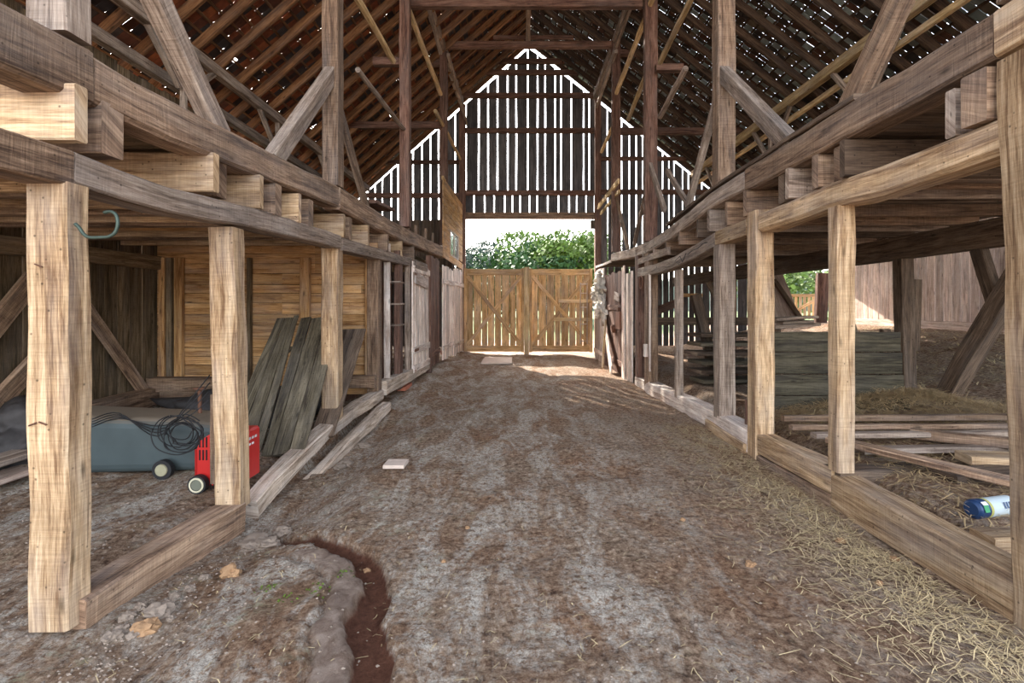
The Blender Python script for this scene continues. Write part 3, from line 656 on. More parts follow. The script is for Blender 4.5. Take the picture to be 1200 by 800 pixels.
RJ=[(2.76,.16,-.02),(2.98,.07,.04),(3.88,.06,-.02),(4.03,.13,.05),(4.27,.09,.0),(4.68,.06,-.02),(4.88,.1,.03),(5.55,.08,-.02),(6.15,.07,.02),(6.62,.08,-.02),(7.15,.07,.02),(7.9,.07,0),(8.6,.07,0),(9.4,.07,0),(10.2,.07,0)]
joistset([(z,w_,p) for z,w_,p in RJ],lambda z:2.47,5.5,hbR,.28,'right',[BROWN,GREY,DKWD,BROWN],'joists under the right loft')
z=5.2
EXR=[DP(1250,277,1)]
for px,t_,b_,lab in ((484,262,274,'first'),(493,264,279,'second'),(504,268,284,'third'),(512,273,288,'fourth')):
    timber('upright_stub',[LP(px,b_,-.1),LP(px,t_,-.1)],.04,.14,BROWN,lab+' of the short upright stubs on the far left loft beam','stub',side=Vector((1,0,0)))
timber('plank',[LP(441,236,-.25),LP(463,246,-.25)],.5,.05,RED,'short brown plank lying on the left loft edge before the second tall post','plank',side=Vector((1,0,0)))
timber('slant_board',[RP(700,243,.02),RP(724,212,.02)],.05,.13,POLE,'yellowish slanting board beside the third right tall post, upper','board',side=Vector((1,0,0)))
timber('slant_board',[RP(701,250,.08),RP(722,224,.08)],.05,.1,POLE,'yellowish slanting board beside the third right tall post, lower','board',side=Vector((1,0,0)))
# screen of horizontal planks, far left, with small window
P0,P1=Lz(519),Lz(541.5)
mb=MB(); h=3.0
while h<4.75:
    hh=.17
    segs=[(P0,P1)]
    if 2.9<h<3.65: segs=[(P0,14.1),(15.6,P1)]
    for a,b in segs:
        if b-a>.1: mb.beam([(XL(a)+.0,a,h+hh/2),(XL(b)+.0,b,h+hh/2)],.025,hh-.01,side=Vector((1,0,0)),ch=.003,rough=.002,seg=.8)
    h+=hh
a,b=P0,P1; mb.beam([(XL(a),a,2.93),(XL(b),b,2.86)],.03,.2,side=Vector((1,0,0)))
link(mb,'wall_screen',PINE,kind='structure',label='screen of horizontal boards above the far left stable wall')
wn=thing('window_1',(XL(14.9),14.85,2.95),'small window in the plank screen far left, pale frame','window'); wn['kind']='structure'; del wn['category']
mb=MB(); mb.beam([(XL(14.1),14.1,2.98),(XL(14.1),14.1,3.7)],.05,.08); mb.beam([(XL(15.6),15.6,2.98),(XL(15.6),15.6,3.7)],.05,.08); mb.beam([(XL(14.1),14.1,3.0),(XL(15.6),15.6,3.0)],.06,.05); mb.beam([(XL(14.1),14.1,3.68),(XL(15.6),15.6,3.68)],.05,.05); mb.beam([(XL(14.85),14.85,2.98),(XL(14.85),14.85,3.7)],.03,.04)
link(mb,'window_frame',WHITE,parent=wn)
mb=MB(); mb.box((XL(14.85)-.01,14.85,3.34),(.008,1.45,.66)); link(mb,'window_pane',GLASS,parent=wn)
# loft end wall behind the left frame: dark boarding
mb=MB(); plank_run(mb,(-5.45,16.2,0),(-2.1,16.2,0),2.76,4.3,wd=.22,jit=.02)
link(mb,'wall_loft_left',DKWD,kind='structure',label='dark boarding at the far end of the left loft')

# sills, left
timber('sill_beam',[(-2.24,2.53,.03),(-2.235,3.2,.01),(-2.22,3.97,-.035)],.2,.23,BROWN,'nearest left sill beam under the first and second left posts, strongly saw marked','beam',seg=.2,ch=.012,rough=.006)
timber('sill_beam',[LP(304,597,-.09),LP(350,545,-.09),LP(400,497,-.09),LP(450,462,-.09)],.17,.15,PALE,'left sill plank running on beyond the second left post, upper of two','beam',side=Vector((1,0,0)),ch=.012,rough=.012)
timber('sill_beam',[LP(318,622,.0),LP(350,582,.0),LP(400,528,.0),LP(452,476,.0)],.14,.15,PALE,'lower sill log lying below the left sill plank','beam',side=Vector((1,0,0)),ch=.02,rough=.015)
timber('sill_beam',[LP(452,455,-.06),LP(480,440,-.06),LP(505,425,-.06)],.16,.22,PALE,'far left sill beam bearing the whitewashed doors','beam',side=Vector((1,0,0)),rough=.01)
# stable doors, far left
def door_panel(side,z0,z1,h0,h1,mat,lab,name='stable_door',off=0,battens=(.35,1.7),grp=None,wd=.17,tiltx=0):
    f=(lambda z:XL(z)+off) if side=='L' else (lambda z:2.47+off)
    t=thing(name,(f((z0+z1)/2),(z0+z1)/2,h0),lab,'door',grp); sg=1 if side=='L' else -1
    mb=MB(); z=z0
    while z<z1-.02:
        w_=min(wd*R.uniform(.75,1.25),z1-z); zc=z+w_/2
        mb.beam([(f(zc),zc,h0+R.uniform(-.03,.03)),(f(zc)+tiltx,zc,h1+R.uniform(-.05,.03))],.025,w_-.012,side=Vector((1,0,0)),ch=.003,rough=.004,seg=.5); z+=w_
    link(mb,'board_panel',mat,parent=t)
    for b in battens:
        mb=MB(); mb.beam([(f(z0)+sg*.03,z0+.02,h0+b),(f(z1)+sg*.03,z1-.02,h0+b)],.028,.13,side=Vector((1,0,0)),rough=.003); link(mb,'batten',mat,parent=t)
    return t
t=door_panel('L',9.62,11.15,.30,2.42,WHITE,'whitewashed plank door with a crossboard, nearest of the far left doors',battens=(.1,.45,2.0))
mb=MB()
for hz in (.75,2.2): mb.beam([(XL(9.7)+.05,9.64,hz),(XL(9.9)+.05,10.0,hz)],.012,.05,side=Vector((1,0,0)))
link(mb,'strap_hinge',RUST,parent=t)
door_panel('L',11.45,12.75,.2,2.75,RED,'reddish gapped plank panel between two whitewashed doors',battens=(.3,),off=-.06,name='plank_screen',wd=.2)
door_panel('L',12.9,14.6,.22,2.62,WHITE,'middle whitewashed plank door, far left',battens=(.3,2.0))
door_panel('L',14.7,16.7,.15,2.7,WHITE,'last whitewashed plank door before the gates, far left',battens=(.3,2.1))
post('support_post',-1.98,11.2,.1,2.7,.12,.12,RED,'red brown post between whitewashed doors, far left')
timber('crossboard',[LP(484,325,.04),LP(499,333,.04)],.03,.22,WHITE,'short white crossboard nailed over the first far left door','board',side=Vector((1,0,0)))
timber('crossboard',[LP(484,309,.04),LP(498,314,.04)],.03,.16,GREY,'short grey board end above the first far left door','board',side=Vector((1,0,0)))
timber('upper_plate',[LP(522,292,-.1),LP(542,301,-.1)],.12,.2,WHITE,'pale plate below the plank screen, far left','beam',side=Vector((1,0,0)))

# ------------------------------------------------------------------ right aisle frame
beamR=lambda name,rows,wd,mat,lab,**k: beamL(name,rows,wd,mat,lab,f=RP,sgn=1,**k)
beamR('lower_plate',[(1177,136,178),(1100,166,206),(1030,195,228),(968,215,246),(930,232,258),(889,251,271)],.22,TAN,'near lower plate of the right loft with bark along its lower edge',ch=.03,rough=.010)
beamR('lower_plate',[(874,256,276),(838,272,287)],.2,TAN,'short middle piece of the right lower plate behind the third right post')
beamR('lower_plate',[(837,273,288),(815,287,300),(780,304,318),(747,314,325)],.18,GREY,'sagging far piece of the right lower plate with black scrawl marks',ch=.012,rough=.006)
beamR('filler_board',[(782,290,297),(747,303,311)],.05,GREY,'thin weathered board between the two right loft beams, far end')
beamR('upper_plate',[(1230,-32,32),(1165,12,68)],.24,TAN,'nearest piece of the heavy right loft beam in the upper right corner',ch=.015,rough=.006)
beamR('upper_plate',[(1163,15,68),(1110,46,99),(1060,76,129),(987,124,164),(900,181,211),(873,199,222)],.22,BROWN,'long heavy sawn loft beam above the right bays',ch=.02,rough=.007)
beamR('upper_plate',[(872,200,223),(830,228,246),(780,267,285),(748,289,299),(716,297,306)],.2,GREY,'far curved length of the right loft beam',ch=.02,rough=.009)
beamR('cap_strip',[(1000,110,116),(930,154,160),(872,193,198),(830,221,225),(780,261,265)],.1,DKWD,'dark wavy strip lying on top of the right loft beam')
beamR('thin_rail',[(715,305,308),(698,312,314)],.04,WHITE,'thin white rail at the far end of the right loft beam')
mb=MB()
for (a,b) in (((791,306),(797,300)),((797,300),(800,307)),((800,307),(804,297)),((806,298),(812,293)),((812,293),(818,291)),((818,291),(824,285)),((793,307),(796,310)),((824,285),(829,284))):
    mb.tube([RP(a[0],a[1],-.003),RP(b[0],b[1],-.003)],.006,5,smooth_path=False)
link(mb,'black_wire',BLACK,None,'crooked black wire scrawled along the sagging right lower plate','wire')
post('support_post',2.47+.13,2.36,-.02,2.86,.26,.22,TAN,'nearest thick hewn post at the right edge',lean=(0,.08),ch=.02,rough=.012,seg=.12)
post('support_post',2.47+.075,3.97,.30,2.38,.14,.14,TAN,'second right post standing on a dark block, slender with a scored face',ch=.012,rough=.006,seg=.15)
post('support_post',2.47+.10,5.33,-.02,2.60,.2,.22,TAN,'third right post, broad and running down to the ground beside the sill',ch=.014,rough=.006,seg=.2)
post('support_post',2.47+.1,6.3,.2,2.36,.2,.2,GREY,'fourth right post with a pale side, below the brown tall post',ch=.01,rough=.006,seg=.2)
post('support_post',2.47+.05,8.0,.16,2.16,.11,.12,GREY,'slim fifth right post with a pale edge')
post('support_post',2.47+.1,9.8,.0,2.62,.19,.3,BROWN,'sixth right post under the second right tall post')
post('support_post',2.47+.02,9.7,.35,2.2,.035,.06,WHITE,'narrow white strip nailed beside the sixth right post')
post('support_post',2.47+.08,10.6,.0,2.7,.15,.3,RED,'dark reddish post next to the far right boarding')
timber('small_block',[(2.44,9.85,.62),(2.44,9.85,.86)],.07,.12,WHITE,'small pale block nailed low on the sixth right post','block')
z=1482/(881-608); timber('short_stake',[RP(873.5,468,.03),RP(873.5,497,.03)],.06,.05,RED,'short reddish stake beside the foot of the third right post','stake')
timber('sill_beam',[(2.58,1.3,.12),(2.58,3.2,.12),(2.58,4.05,.13)],.22,.27,TAN,'nearest right sill beam with frayed yellow edge','beam',seg=.2,ch=.015,rough=.009)
timber('sill_beam',[(2.58,4.06,.20),(2.58,5.32,.165)],.2,.2,TAN,'right sill beam between second and third right posts','beam',seg=.2,ch=.012,rough=.006)
timber('sill_beam',[(2.56,4.06,.03),(2.56,5.32,-.02)],.18,.13,BROWN,'lower timber under the right sill between second and third right posts','beam',seg=.2,ch=.012,rough=.006)
timber('sill_beam',[(2.58,5.56,.13),(2.58,6.9,.12),(2.58,8.6,.06),(2.58,10.9,-.03)],.22,.24,WHITE,'long pale far right sill beam ending near the white boards','beam',seg=.25,ch=.014,rough=.009)
timber('sill_board',[(2.455,5.56,.02),(2.455,6.7,.04)],.04,.16,TAN,'short cleft board against the long pale right sill','board',side=Vector((1,0,0)))
timber('bearing_block',[(2.5,4.1,.24),(3.55,4.25,.22)],.2,.13,DKWD,'dark timber block crosswise under the second right post','block')
# far right aisle boarding
door_panel('R',11.1,11.75,-.12,2.35,WHITE,'narrow white upright boards beside the reddish post, far right',name='plank_screen',battens=(),wd=.2)
door_panel('R',12.1,14.7,-.1,2.45,RED,'brown plank door with a white crossboard, far right',battens=(1.65,.3))
door_panel('R',11.8,12.1,-.12,2.5,WHITE,'single pale board between white boards and brown door, far right',name='plank_screen',battens=(),off=-.03)
door_panel('R',14.8,16.6,-.12,2.7,WHITE,'pale boarding behind the hanging white rag, far right',name='plank_screen',battens=(.3,))
timber('crossboard',[RP(722.5,346,-.05),RP(728,349,-.05)],.03,.2,WHITE,'white crossboard on the brown plank door, far right','board',side=Vector((1,0,0)))
timber('leaning_stick',[RP(715,375,-.12),DP(706,431,13.0)],.05,.05,POLE,'pale stick leaning against the far right boarding','stick')
timber('leaning_board',[RP(712,378,-.08),RP(727,434,-.22)],.03,.3,WHITE,'sunlit white board leaning at the foot of the brown plank door','board',side=Vector((1,0,0)))
for i,(a,b) in enumerate((((700,330),(704,371)),)):
    pass
# ragged insulation bundle
def blob(c,r,sd,sub=3,amp=.35,sq=(1,1,1)):
    import bmesh
    bm=bmesh.new(); bmesh.ops.create_icosphere(bm,subdivisions=sub,radius=1)
    mb=MB(); bm.verts.ensure_lookup_table()
    for v in bm.verts:
        n=v.co.normalized(); k=1+amp*noise.fractal(n*1.6+Vector((sd,sd*.7,0)),.8,2,3)
        mb.v.append(Vector(c)+Vector((n.x*k*r*sq[0],n.y*k*r*sq[1],n.z*k*r*sq[2])))
    for f in bm.faces: mb.face(tuple(v.index for v in f.verts),[(0,0)]*3,.5)
    bm.free(); return mb
mb=MB()
for i in range(9):
    b=blob((2.33+R.uniform(-.08,.05),14.9+R.uniform(-.5,.4),1.45+i*.12),R.uniform(.12,.22),i*3.1,3,1.7,(.6,1.1,.9)); o_=len(mb.v)
    mb.v+=b.v
    for f in b.f: mb.face(tuple(k+o_ for k in f),[(0,0)]*3,R.random())
link(mb,'ragged_bundle',RAG,None,'tattered dirty white insulation bundle hanging on the far right boarding','bundle',smooth=True)
mb=MB(); mb.lathe((2.40,11.9,2.0),(1,0,0),[(0,.001),(0,.02),(.03,.02),(.03,.001)]);
pts=[Vector((2.46,10.3+.13*math.sin(t),2.07+.13*math.cos(t))) for t in [k*math.pi/8 for k in range(17)]]
mb=MB(); mb.tube(pts,.015,6,smooth_path=False); link(mb,'iron_ring',RUST,None,'rusty iron ring hanging under the right lower plate','ring')
mb=MB(); mb.box((2.42,12.35,1.25),(.08,.5,.42)); mb.box((2.40,12.35,1.5),(.05,.2,.12)); link(mb,'latch_box',RUST,None,'rusty iron latch box on the brown plank door','latch')
mb=MB(); mb.lathe((2.36,13.1,1.0),(1,0,.2),[(0,.02),(0,.08),(.05,.11),(.1,.11),(.12,.05)],14); link(mb,'rusty_pulley',RUST,None,'small rusty wheel hanging on the brown plank door','pulley')

# ------------------------------------------------------------------ gates
def gate(x0,x1,lab,extra):
    z=16.85; h0,h1=.07,2.82
    t=thing('wooden_gate',((x0+x1)/2,z,0),lab,'gate')
    mb=MB(); x=x0+.03
    while x<x1-.05:
        w_=min(R.choice((.2,.23,.27)),x1-.03-x); mb.beam([(x+w_/2,z+.03,h0+.1),(x+w_/2,z+.03,h1-.03+R.uniform(-.03,.02))],w_-.022,.022,side=Vector((1,0,0)),ch=.002,rough=.004,seg=.6); x+=w_
    link(mb,'slat_panel',GATEW,parent=t)
    for nm,a,b,ht in (('top_rail',(x0,h1-.12),(x1,h1-.12),.2),('bottom_rail',(x0,h0+.12),(x1,h0+.12),.2),('diagonal_brace',(x0+.1,h0+.25),(x1-.1,h1-.25),.12),('diagonal_brace',(x1-.1,h0+.25),(x0+.1,h1-.25),.12)):
        mb=MB(); mb.beam([(a[0],z-.02-(.03 if nm[0]=='d' and a[0]>b[0] else 0),a[1]),(b[0],z-.02-(.03 if nm[0]=='d' and a[0]>b[0] else 0),b[1])],.03,ht,side=Vector((0,1,0)),rough=.004); link(mb,nm,GATEW,parent=t)
    for xx in (x0+.05,x1-.05):
        mb=MB(); mb.beam([(xx,z-.04,h0),(xx,z-.04,h1)],.1,.03,side=Vector((1,0,0))); link(mb,'stile',GATEW,parent=t)
    if extra:
        for hh,a in ((1.75,1.3),(1.15,1.15)):
            mb=MB(); mb.beam([(a,z-.07,hh),(x1-.06,z-.07,hh)],.03,.11,side=Vector((0,1,0))); link(mb,'short_rail',POLE,parent=t,label='short bright orange rail')
gate(-1.80,.17,'left leaf of the slatted wooden gate with crossed braces',False)
gate(.34,2.42,'right leaf of the slatted wooden gate with crossed braces and two short rails',True)
timber('gate_post',[(.255,16.8,.0),(.255,16.8,2.86)],.16,.1,POLE,'pale upright closing post where the two gate leaves meet','post',side=Vector((1,0,0)))
t=thing('wire_frame',(2.2,16.6,.6),'narrow white ladder like frame standing before the right gate leaf','frame')
mb=MB()
for x in (2.0,2.22): mb.beam([(x,16.65,.35),(x,16.65,2.35)],.03,.03)
link(mb,'side_rail',WHITE,parent=t)
for h in (.45,1.0,1.55,2.0,2.3):
    mb=MB(); mb.beam([(2.0,16.65,h),(2.22,16.65,h)],.02,.03); link(mb,'rung',WHITE,parent=t)

# ------------------------------------------------------------------ right bay and lean-to
def RB(X,z): return Vector((X,z,ground(X,z)))
timber('outer_plate',[(5.2,2.6,2.44),(5.2,6.8,2.38),(5.2,17.0,2.38)],.2,.3,DKWD,'dark lengthwise beam carrying the outer ends of the right joists','beam',seg=.6)
t_=RB(5.15,6.8); timber('bay_post',[(5.15,6.8,.2),(5.10,6.8,2.22)],.17,.17,DKWD,'dark stout post under the outer right beam, beside the hay','post',seg=.3)
timber('bay_post',[(5.30,6.86,1.0),(5.33,6.86,1.95)],.1,.08,DKWD,'short dark board nailed to the stout post in the right bay','board',seg=.3)
timber('bay_brace',[DP(1107,468,6.2),DP(1215,284,5.14)],.16,.2,DKWD,'thick dark slanting brace rising to the right behind the nearest right post','brace',seg=.3,rough=.01)
timber('bay_brace',[DP(1172,372,5.55),DP(1147,292,5.79)],.1,.15,DKWD,'short dark brace falling to the right below the outer right beam','brace')
timber('bay_post',[(5.2,12.5,.2),(5.2,12.5,2.22)],.16,.16,RED,'far reddish post under the outer right beam','post',seg=.3)
# lean-to siding
mb=MB(); A=Vector((9.75,15.6,0)); B=Vector((9.2,7.6,0)); plank_run(mb,A,B,1.0,lambda t:3.6-.55*t+.2,wd=.24,jit=.05,gap=.02,nrm=(1,0,0))
link(mb,'wall_right',FARW,kind='structure',label='sunlit pinkish grey plank siding of the right lean-to')
timber('siding_base',[(9.62,15.4,1.12),(9.05,7.8,1.17)],.05,.22,FARW,'pale base board along the foot of the right siding','board',seg=.5)
# slats at the far right opening
t=thing('picket_gate',(9.9,18.2,1.1),'small picket gate in the bright opening behind the right bay','gate')
z=18.2; x0,x1=(921-CX)*z/F,(960-CX)*z/F; h0,h1=1.12,EYE-(345-CY)*z/F
mb=MB(); x=x0
while x<x1: mb.beam([(x+.05,z,h0),(x+.05,z,h1)],.1,.02,side=Vector((1,0,0))); x+=.155
link(mb,'picket_panel',GATEW,parent=t)
for nm,p,q in (('top_rail',(x0,h1-.03),(x1,h1-.03)),('bottom_rail',(x0,h0+.08),(x1,h0+.08)),('diagonal_brace',(x0,h0+.1),(x1,h1-.1))):
    mb=MB(); mb.beam([(p[0],z-.03,p[1]),(q[0],z-.03,q[1])],.03,.1,side=Vector((0,1,0))); link(mb,nm,GATEW,parent=t)
timber('opening_post',[DP(961,385,16),DP(964,320,16)],.35,.15,RED,'reddish post at the right of the bright rear opening','post',side=Vector((1,0,0)))
timber('leaning_slab',[DP(922,383,13),DP(899,322,13)],.75,.05,FARW,'wide pinkish rusty slab leaning in the rear opening','slab',side=Vector((1,0,.35)),rough=.01)
timber('leaning_slab',[DP(943,380,12.8),DP(907,328,12.8)],.1,.1,DKWD,'thin dark board edging the wide leaning slab','board')
# manger wall of dark boards
mb=MB(); z=6.5; h=.2; 
rows=[.26,.27,.28,.26]
for i,hh in enumerate(rows):
    xe=DP(1060-i*0,400,z).x+.06*(i==0)-.02*i; mb.beam([(2.95,z,h+hh/2),(xe,z,h+hh/2)],.035,hh-.012,side=Vector((0,1,0)),rough=.004,seg=.5); h+=hh
t=thing('manger_wall',(3.9,6.5,.2),'low grey green board wall across the right bay behind the lying poles','partition')
link(mb,'board_panel',MANG,parent=t)
for x in (3.3,4.7):
    mb=MB(); mb.beam([(x,6.57,.1),(x,6.57,1.3)],.1,.08); link(mb,'upright',DKWD,parent=t)
for i,(a,b,zz,lab) in enumerate((((905,374),(953,371),6.7,'weathered plank lying on top of the low board wall, upper'),((903,383),(955,380),6.5,'splintered plank on top of the low board wall, lower'),((912,378),(948,376),6.9,'short grey slat among the debris on the low board wall'))):
    timber('debris_plank',[DP(*a,zz)-Vector((0,0,.0)),DP(*b,zz)],.25,.035,GREY,lab,'plank',rough=.01)
# poles & boards lying
timber('lying_pole',[(2.72,5.28,.44),(5.1,5.3,.45)],.07,.06,BROWN,'upper of the two long boards lying across the right bay','board',seg=.4)
timber('lying_pole',[(2.72,5.12,.385),(5.1,5.12,.40)],.07,.05,BROWN,'lower of the two long boards lying across the right bay','board',seg=.4)
timber('lying_pole',[(2.75,4.78,.39),(4.9,4.85,.395)],.10,.05,GREY,'third pale board lying in front of the two long ones','board',seg=.4)
timber('lying_board',[(2.80,4.62,.40),(3.50,3.55,.36)],.14,.05,BROWN,'board slanting down from the second right post to the nearest right post','board',seg=.3)
timber('lying_board',[(3.0,4.5,.33),(4.6,4.55,.34)],.12,.05,GREY,'light board lying flat on the straw in the right bay','board')
timber('lying_board',[(3.6,4.15,.37),(4.3,4.0,.38)],.22,.07,TAN,'rough saw marked board end beside the nearest right post','board')
timber('lying_board',[(3.75,4.9,.38),(4.3,4.45,.40)],.1,.09,BROWN,'reddish piece of timber lying slanted behind the nearest right post','board')
timber('lying_board',[(3.2,3.85,.30),(4.2,4.0,.31)],.2,.1,DKWD,'dark flat timber lying behind the slanting board','board')
timber('end_block',[(2.76,3.05,.165),(3.06,3.07,.165)],.16,.17,TAN,'light cut block beside the nearest right post','block')
# dark stack left of manger wall
for i in range(6):
    timber('stacked_board',[(2.9+R.uniform(0,.1),8.6+i*.03,.35+i*.15),(5.0,8.9+i*.02,.34+i*.15)],.5,.06,DKWD if i%2 else OLIVE,('lowest','second lowest','third lowest','third highest','second highest','topmost')[i]+' dark board of the stack behind the slim fifth right post','board','dark board stack in the right bay')
timber('bay_rail',[(2.8,10.5,1.28),(5.2,10.5,1.28)],.1,.16,DKWD,'dark horizontal rail behind the slim fifth right post','rail')
timber('bay_brace',[DP(815,345,9),DP(838,440,9)],.14,.16,DKWD,'dark slanting plank between fourth and fifth right posts','brace')
timber('bay_brace',[DP(800,352,10.75),DP(750,372,10.75)],.1,.16,RED,'reddish slanting brace between fifth and sixth right posts','brace')
timber('bay_brace',[DP(830,330,10),DP(862,392,10)],.08,.1,DKWD,'thin dark brace seen left of the third right post','brace')
timber('bay_brace',[DP(1000,392,8.2),DP(985,345,8.2)],.2,.06,OLIVE,'dark slanting plank rising behind the second right post','brace')
timber('window_rail',[(5.3,GZ-.02,1.95),(6.2,GZ-.02,1.95)],.06,.12,POLE,'sunny yellowish rail in front of the glowing slats','rail')
# can
t=thing('spray_can',(3.17,3.42,.12),'dark blue and silver can lying by the nearest right post','can')
A=DP(1138,597,3.36); B=DP(1181,606,3.44); ax=(B-A).normalized(); ln=(B-A).length; A.z=ground(A.x,A.y)+.064; B.z=A.z; ax=(B-A).normalized(); r=.062
mb=MB(); mb.lathe(A,ax,[(0,.045),(.012,r*.92),(.02,r),(ln*.27,r)],28); link(mb,'can_top',CAN,parent=t,smooth=False)
mb=MB(); mb.lathe(A,ax,[(ln*.27,r+.001),(ln*.33,r+.001)],28); link(mb,'yellow_band',plain('olive_yellow',(.42,.40,.12)),parent=t)
mb=MB(); mb.lathe(A,ax,[(ln*.33,r),(ln*.96,r),(ln,r*.9),(ln,.01)],28); link(mb,'can_body',LABELP,parent=t,smooth=False)
# print facing the camera
sd_=ax.cross(Vector((0,0,1))).normalized();  sd_=-sd_ if sd_.y>0 else sd_
def onCan(s,ang,w_,h_,mat,nm):
    n=(sd_*math.cos(ang)+Vector((0,0,1))*math.sin(ang)); u=ax; v=n.cross(u); c=A+ax*ln*s+n*(r+.004)
    mb=MB(); mb.quad(c-u*w_-v*h_,c+u*w_-v*h_,c+u*w_+v*h_,c-u*w_+v*h_); link(mb,nm,mat,parent=t)
onCan(.14,.35,.02,.022,GREENP,'green_mark'); onCan(.16,.85,.022,.013,WHITEP,'letter_mark')
for k in range(3): onCan(.62+k*.07,.45,.006,.02,CAN,'letter_mark')

# ------------------------------------------------------------------ left bay contents
def boards(name,lab,bl,br,tl,tr,n,mat,zb,zt):
    t=thing(name,(DP((bl[0]+br[0])/2,bl[1],zb)),lab,'shutter')
    mb=MB(); b0,b1=DP(*bl,zb),DP(*br,zb); t0,t1=DP(*tl,zt),DP(*tr,zt); s=0; ws=[R.uniform(.7,1.3) for _ in range(n)]; W=sum(ws); acc=0
    for w_ in ws:
        u=(acc+w_/2)/W; p=b0.lerp(b1,u); q=t0.lerp(t1,u)+Vector((0,R.uniform(-.01,.02),R.uniform(-.06,.02))); wd=(b1-b0).length*w_/W
        mb.beam([p,q],wd-.012,.028,side=(b1-b0).normalized(),ch=.003,rough=.005,seg=.3,taper=((t1-t0).length/(b1-b0).length)); acc+=w_
    link(mb,'board_panel',mat,parent=t)
    mb=MB(); up=.72; mb.beam([b0.lerp(t0,up)+Vector((0,.03,-.02)),b1.lerp(t1,up)+Vector((0,.03,-.02))],.1,.025,side=(t0-b0).normalized()); link(mb,'batten',mat,parent=t)
boards('boarded_shutter','broken green grey boarded shutter leaning on the pine partition, left of the two',(255,533),(305,534),(325,373),(350,371),3,OLIVE,5.15,6.9)
boards('boarded_shutter','wider green grey boarded shutter leaning beside the first one, right of the two',(306,535),(357,530),(352,370),(402,367),3,OLIVE,5.1,6.75)
timber('leaning_board',[DP(377,512,5.7),DP(418,386,7.2)],.26,.03,DKWD,'single darker board leaning behind the third left post','board',side=Vector((1,0,0)))
timber('leaning_board',[DP(393,480,6.8),DP(408,386,7.5)],.2,.03,DKWD,'dark narrow board in the shade behind the third left post','board',side=Vector((1,0,0)))
BINM=BIN.copy(); BINM.name='bin_with_settled_dust'; _t=BINM.node_tree; _g=_t.nodes.new('ShaderNodeNewGeometry'); _s=_t.nodes.new('ShaderNodeSeparateXYZ'); _t.links.new(_g.outputs['Normal'],_s.inputs[0])
_m=_t.nodes.new('ShaderNodeMapRange'); _m.inputs[1].default_value=.35; _m.inputs[2].default_value=.95; _m.inputs[4].default_value=.8; _t.links.new(_s.outputs[2],_m.inputs[0])
_x=_t.nodes.new('ShaderNodeMix'); _x.data_type='RGBA'; _b=_t.nodes['Principled BSDF']; _src=_b.inputs['Base Color'].links[0].from_socket; _t.links.new(_m.outputs[0],_x.inputs[0]); _t.links.new(_src,_x.inputs[6]); _x.inputs[7].default_value=(.26,.20,.145,1); _t.links.new(_x.outputs[2],_b.inputs['Base Color'])
# wheeled bin on its side
bx0,bx1=-4.2,-2.72; by0,by1=4.55,5.15; gz_=ground(-3.3,4.8)
t=thing('wheeled_bin',(-3.4,4.85,gz_),'dusty blue grey wheeled bin lying on its side in the left bay','bin')
mb=MB(); n=14; secs=[(bx0,.30,.27),(bx0+.35,.29,.265),(bx0+.9,.275,.255),(bx1-.22,.262,.245),(bx1-.06,.235,.22),(bx1,.17,.16)]
for si,(x,a,b) in enumerate(secs):
    for k in range(24):
        th=2*math.pi*k/24; ct,st=math.cos(th),math.sin(th); e=.32
        mb.v.append(Vector((x,4.85+a*math.copysign(abs(ct)**e,ct),gz_+.27+b*math.copysign(abs(st)**e,st)+(.0 if st<0 else -.02*si*.4))))
for si in range(len(secs)-1):
    for k in range(24):
        k2=(k+1)%24; A_=si*24; mb.face((A_+k,A_+k2,A_+24+k2,A_+24+k),[(0,0)]*4,.5)
mb.face(tuple(range(24))[::-1],[(0,0)]*24,.5); mb.face(tuple(range((len(secs)-1)*24,len(secs)*24)),[(0,0)]*24,.5)
link(mb,'bin_body',BINM,parent=t,smooth=False)
mb=MB(); mb.lathe((bx0-.03,4.85,gz_+.27),(1,0,0),[(-.04,.28),(.0,.33),(.03,.33),(.05,.30)],24); link(mb,'bin_lid',BIN,parent=t)
for yy in (4.5,):
    t2=MB(); t2.lathe((DP(192,0,4.5).x,yy-.03,gz_+.085),(0,1,0),[(0,.045),(0,.085),(.05,.085),(.05,.045)],22); wh=link(t2,'wheel',BLACK,parent=t,label='small wheel with pale hub')
    t2=MB(); t2.lathe((DP(192,0,4.5).x,yy-.042,gz_+.085),(0,1,0),[(0,.01),(0,.05),(.02,.056)],18); link(t2,'wheel_hub',plain('dirty_hub',(.35,.33,.22)),parent=wh)
# black cables coiled
t=thing('cable_coil',DP(222,530,4.5),'tangle of black cables hanging between bin and red machine','cable')
for k in range(9):
    mb=MB(); ox,oz=R.uniform(-.03,.03),R.uniform(-.03,.03); pts=[]
    cx0=DP(215+R.uniform(-5,6),515,4.42)
    for j in range(10):
        th=j/9*2*math.pi*1.0+k; pts.append(cx0+Vector((math.cos(th)*(.10+.012*k)+ox,R.uniform(-.03,.03)-.01*k,math.sin(th)*(.075+.012*k)+oz+.05)))
    mb.tube(pts,.005,6); link(mb,'cable_loop',BLACK,parent=t,smooth=True)
for k in range(4):
    mb=MB(); mb.tube([DP(108,500-k*3,4.4),DP(140,490-k*2,4.6),DP(185,499+k*4,4.45),DP(222,487-k*6,4.4),DP(246,466-k*9,4.5)],.005,6); link(mb,'cable_strand',BLACK,parent=t,smooth=True)
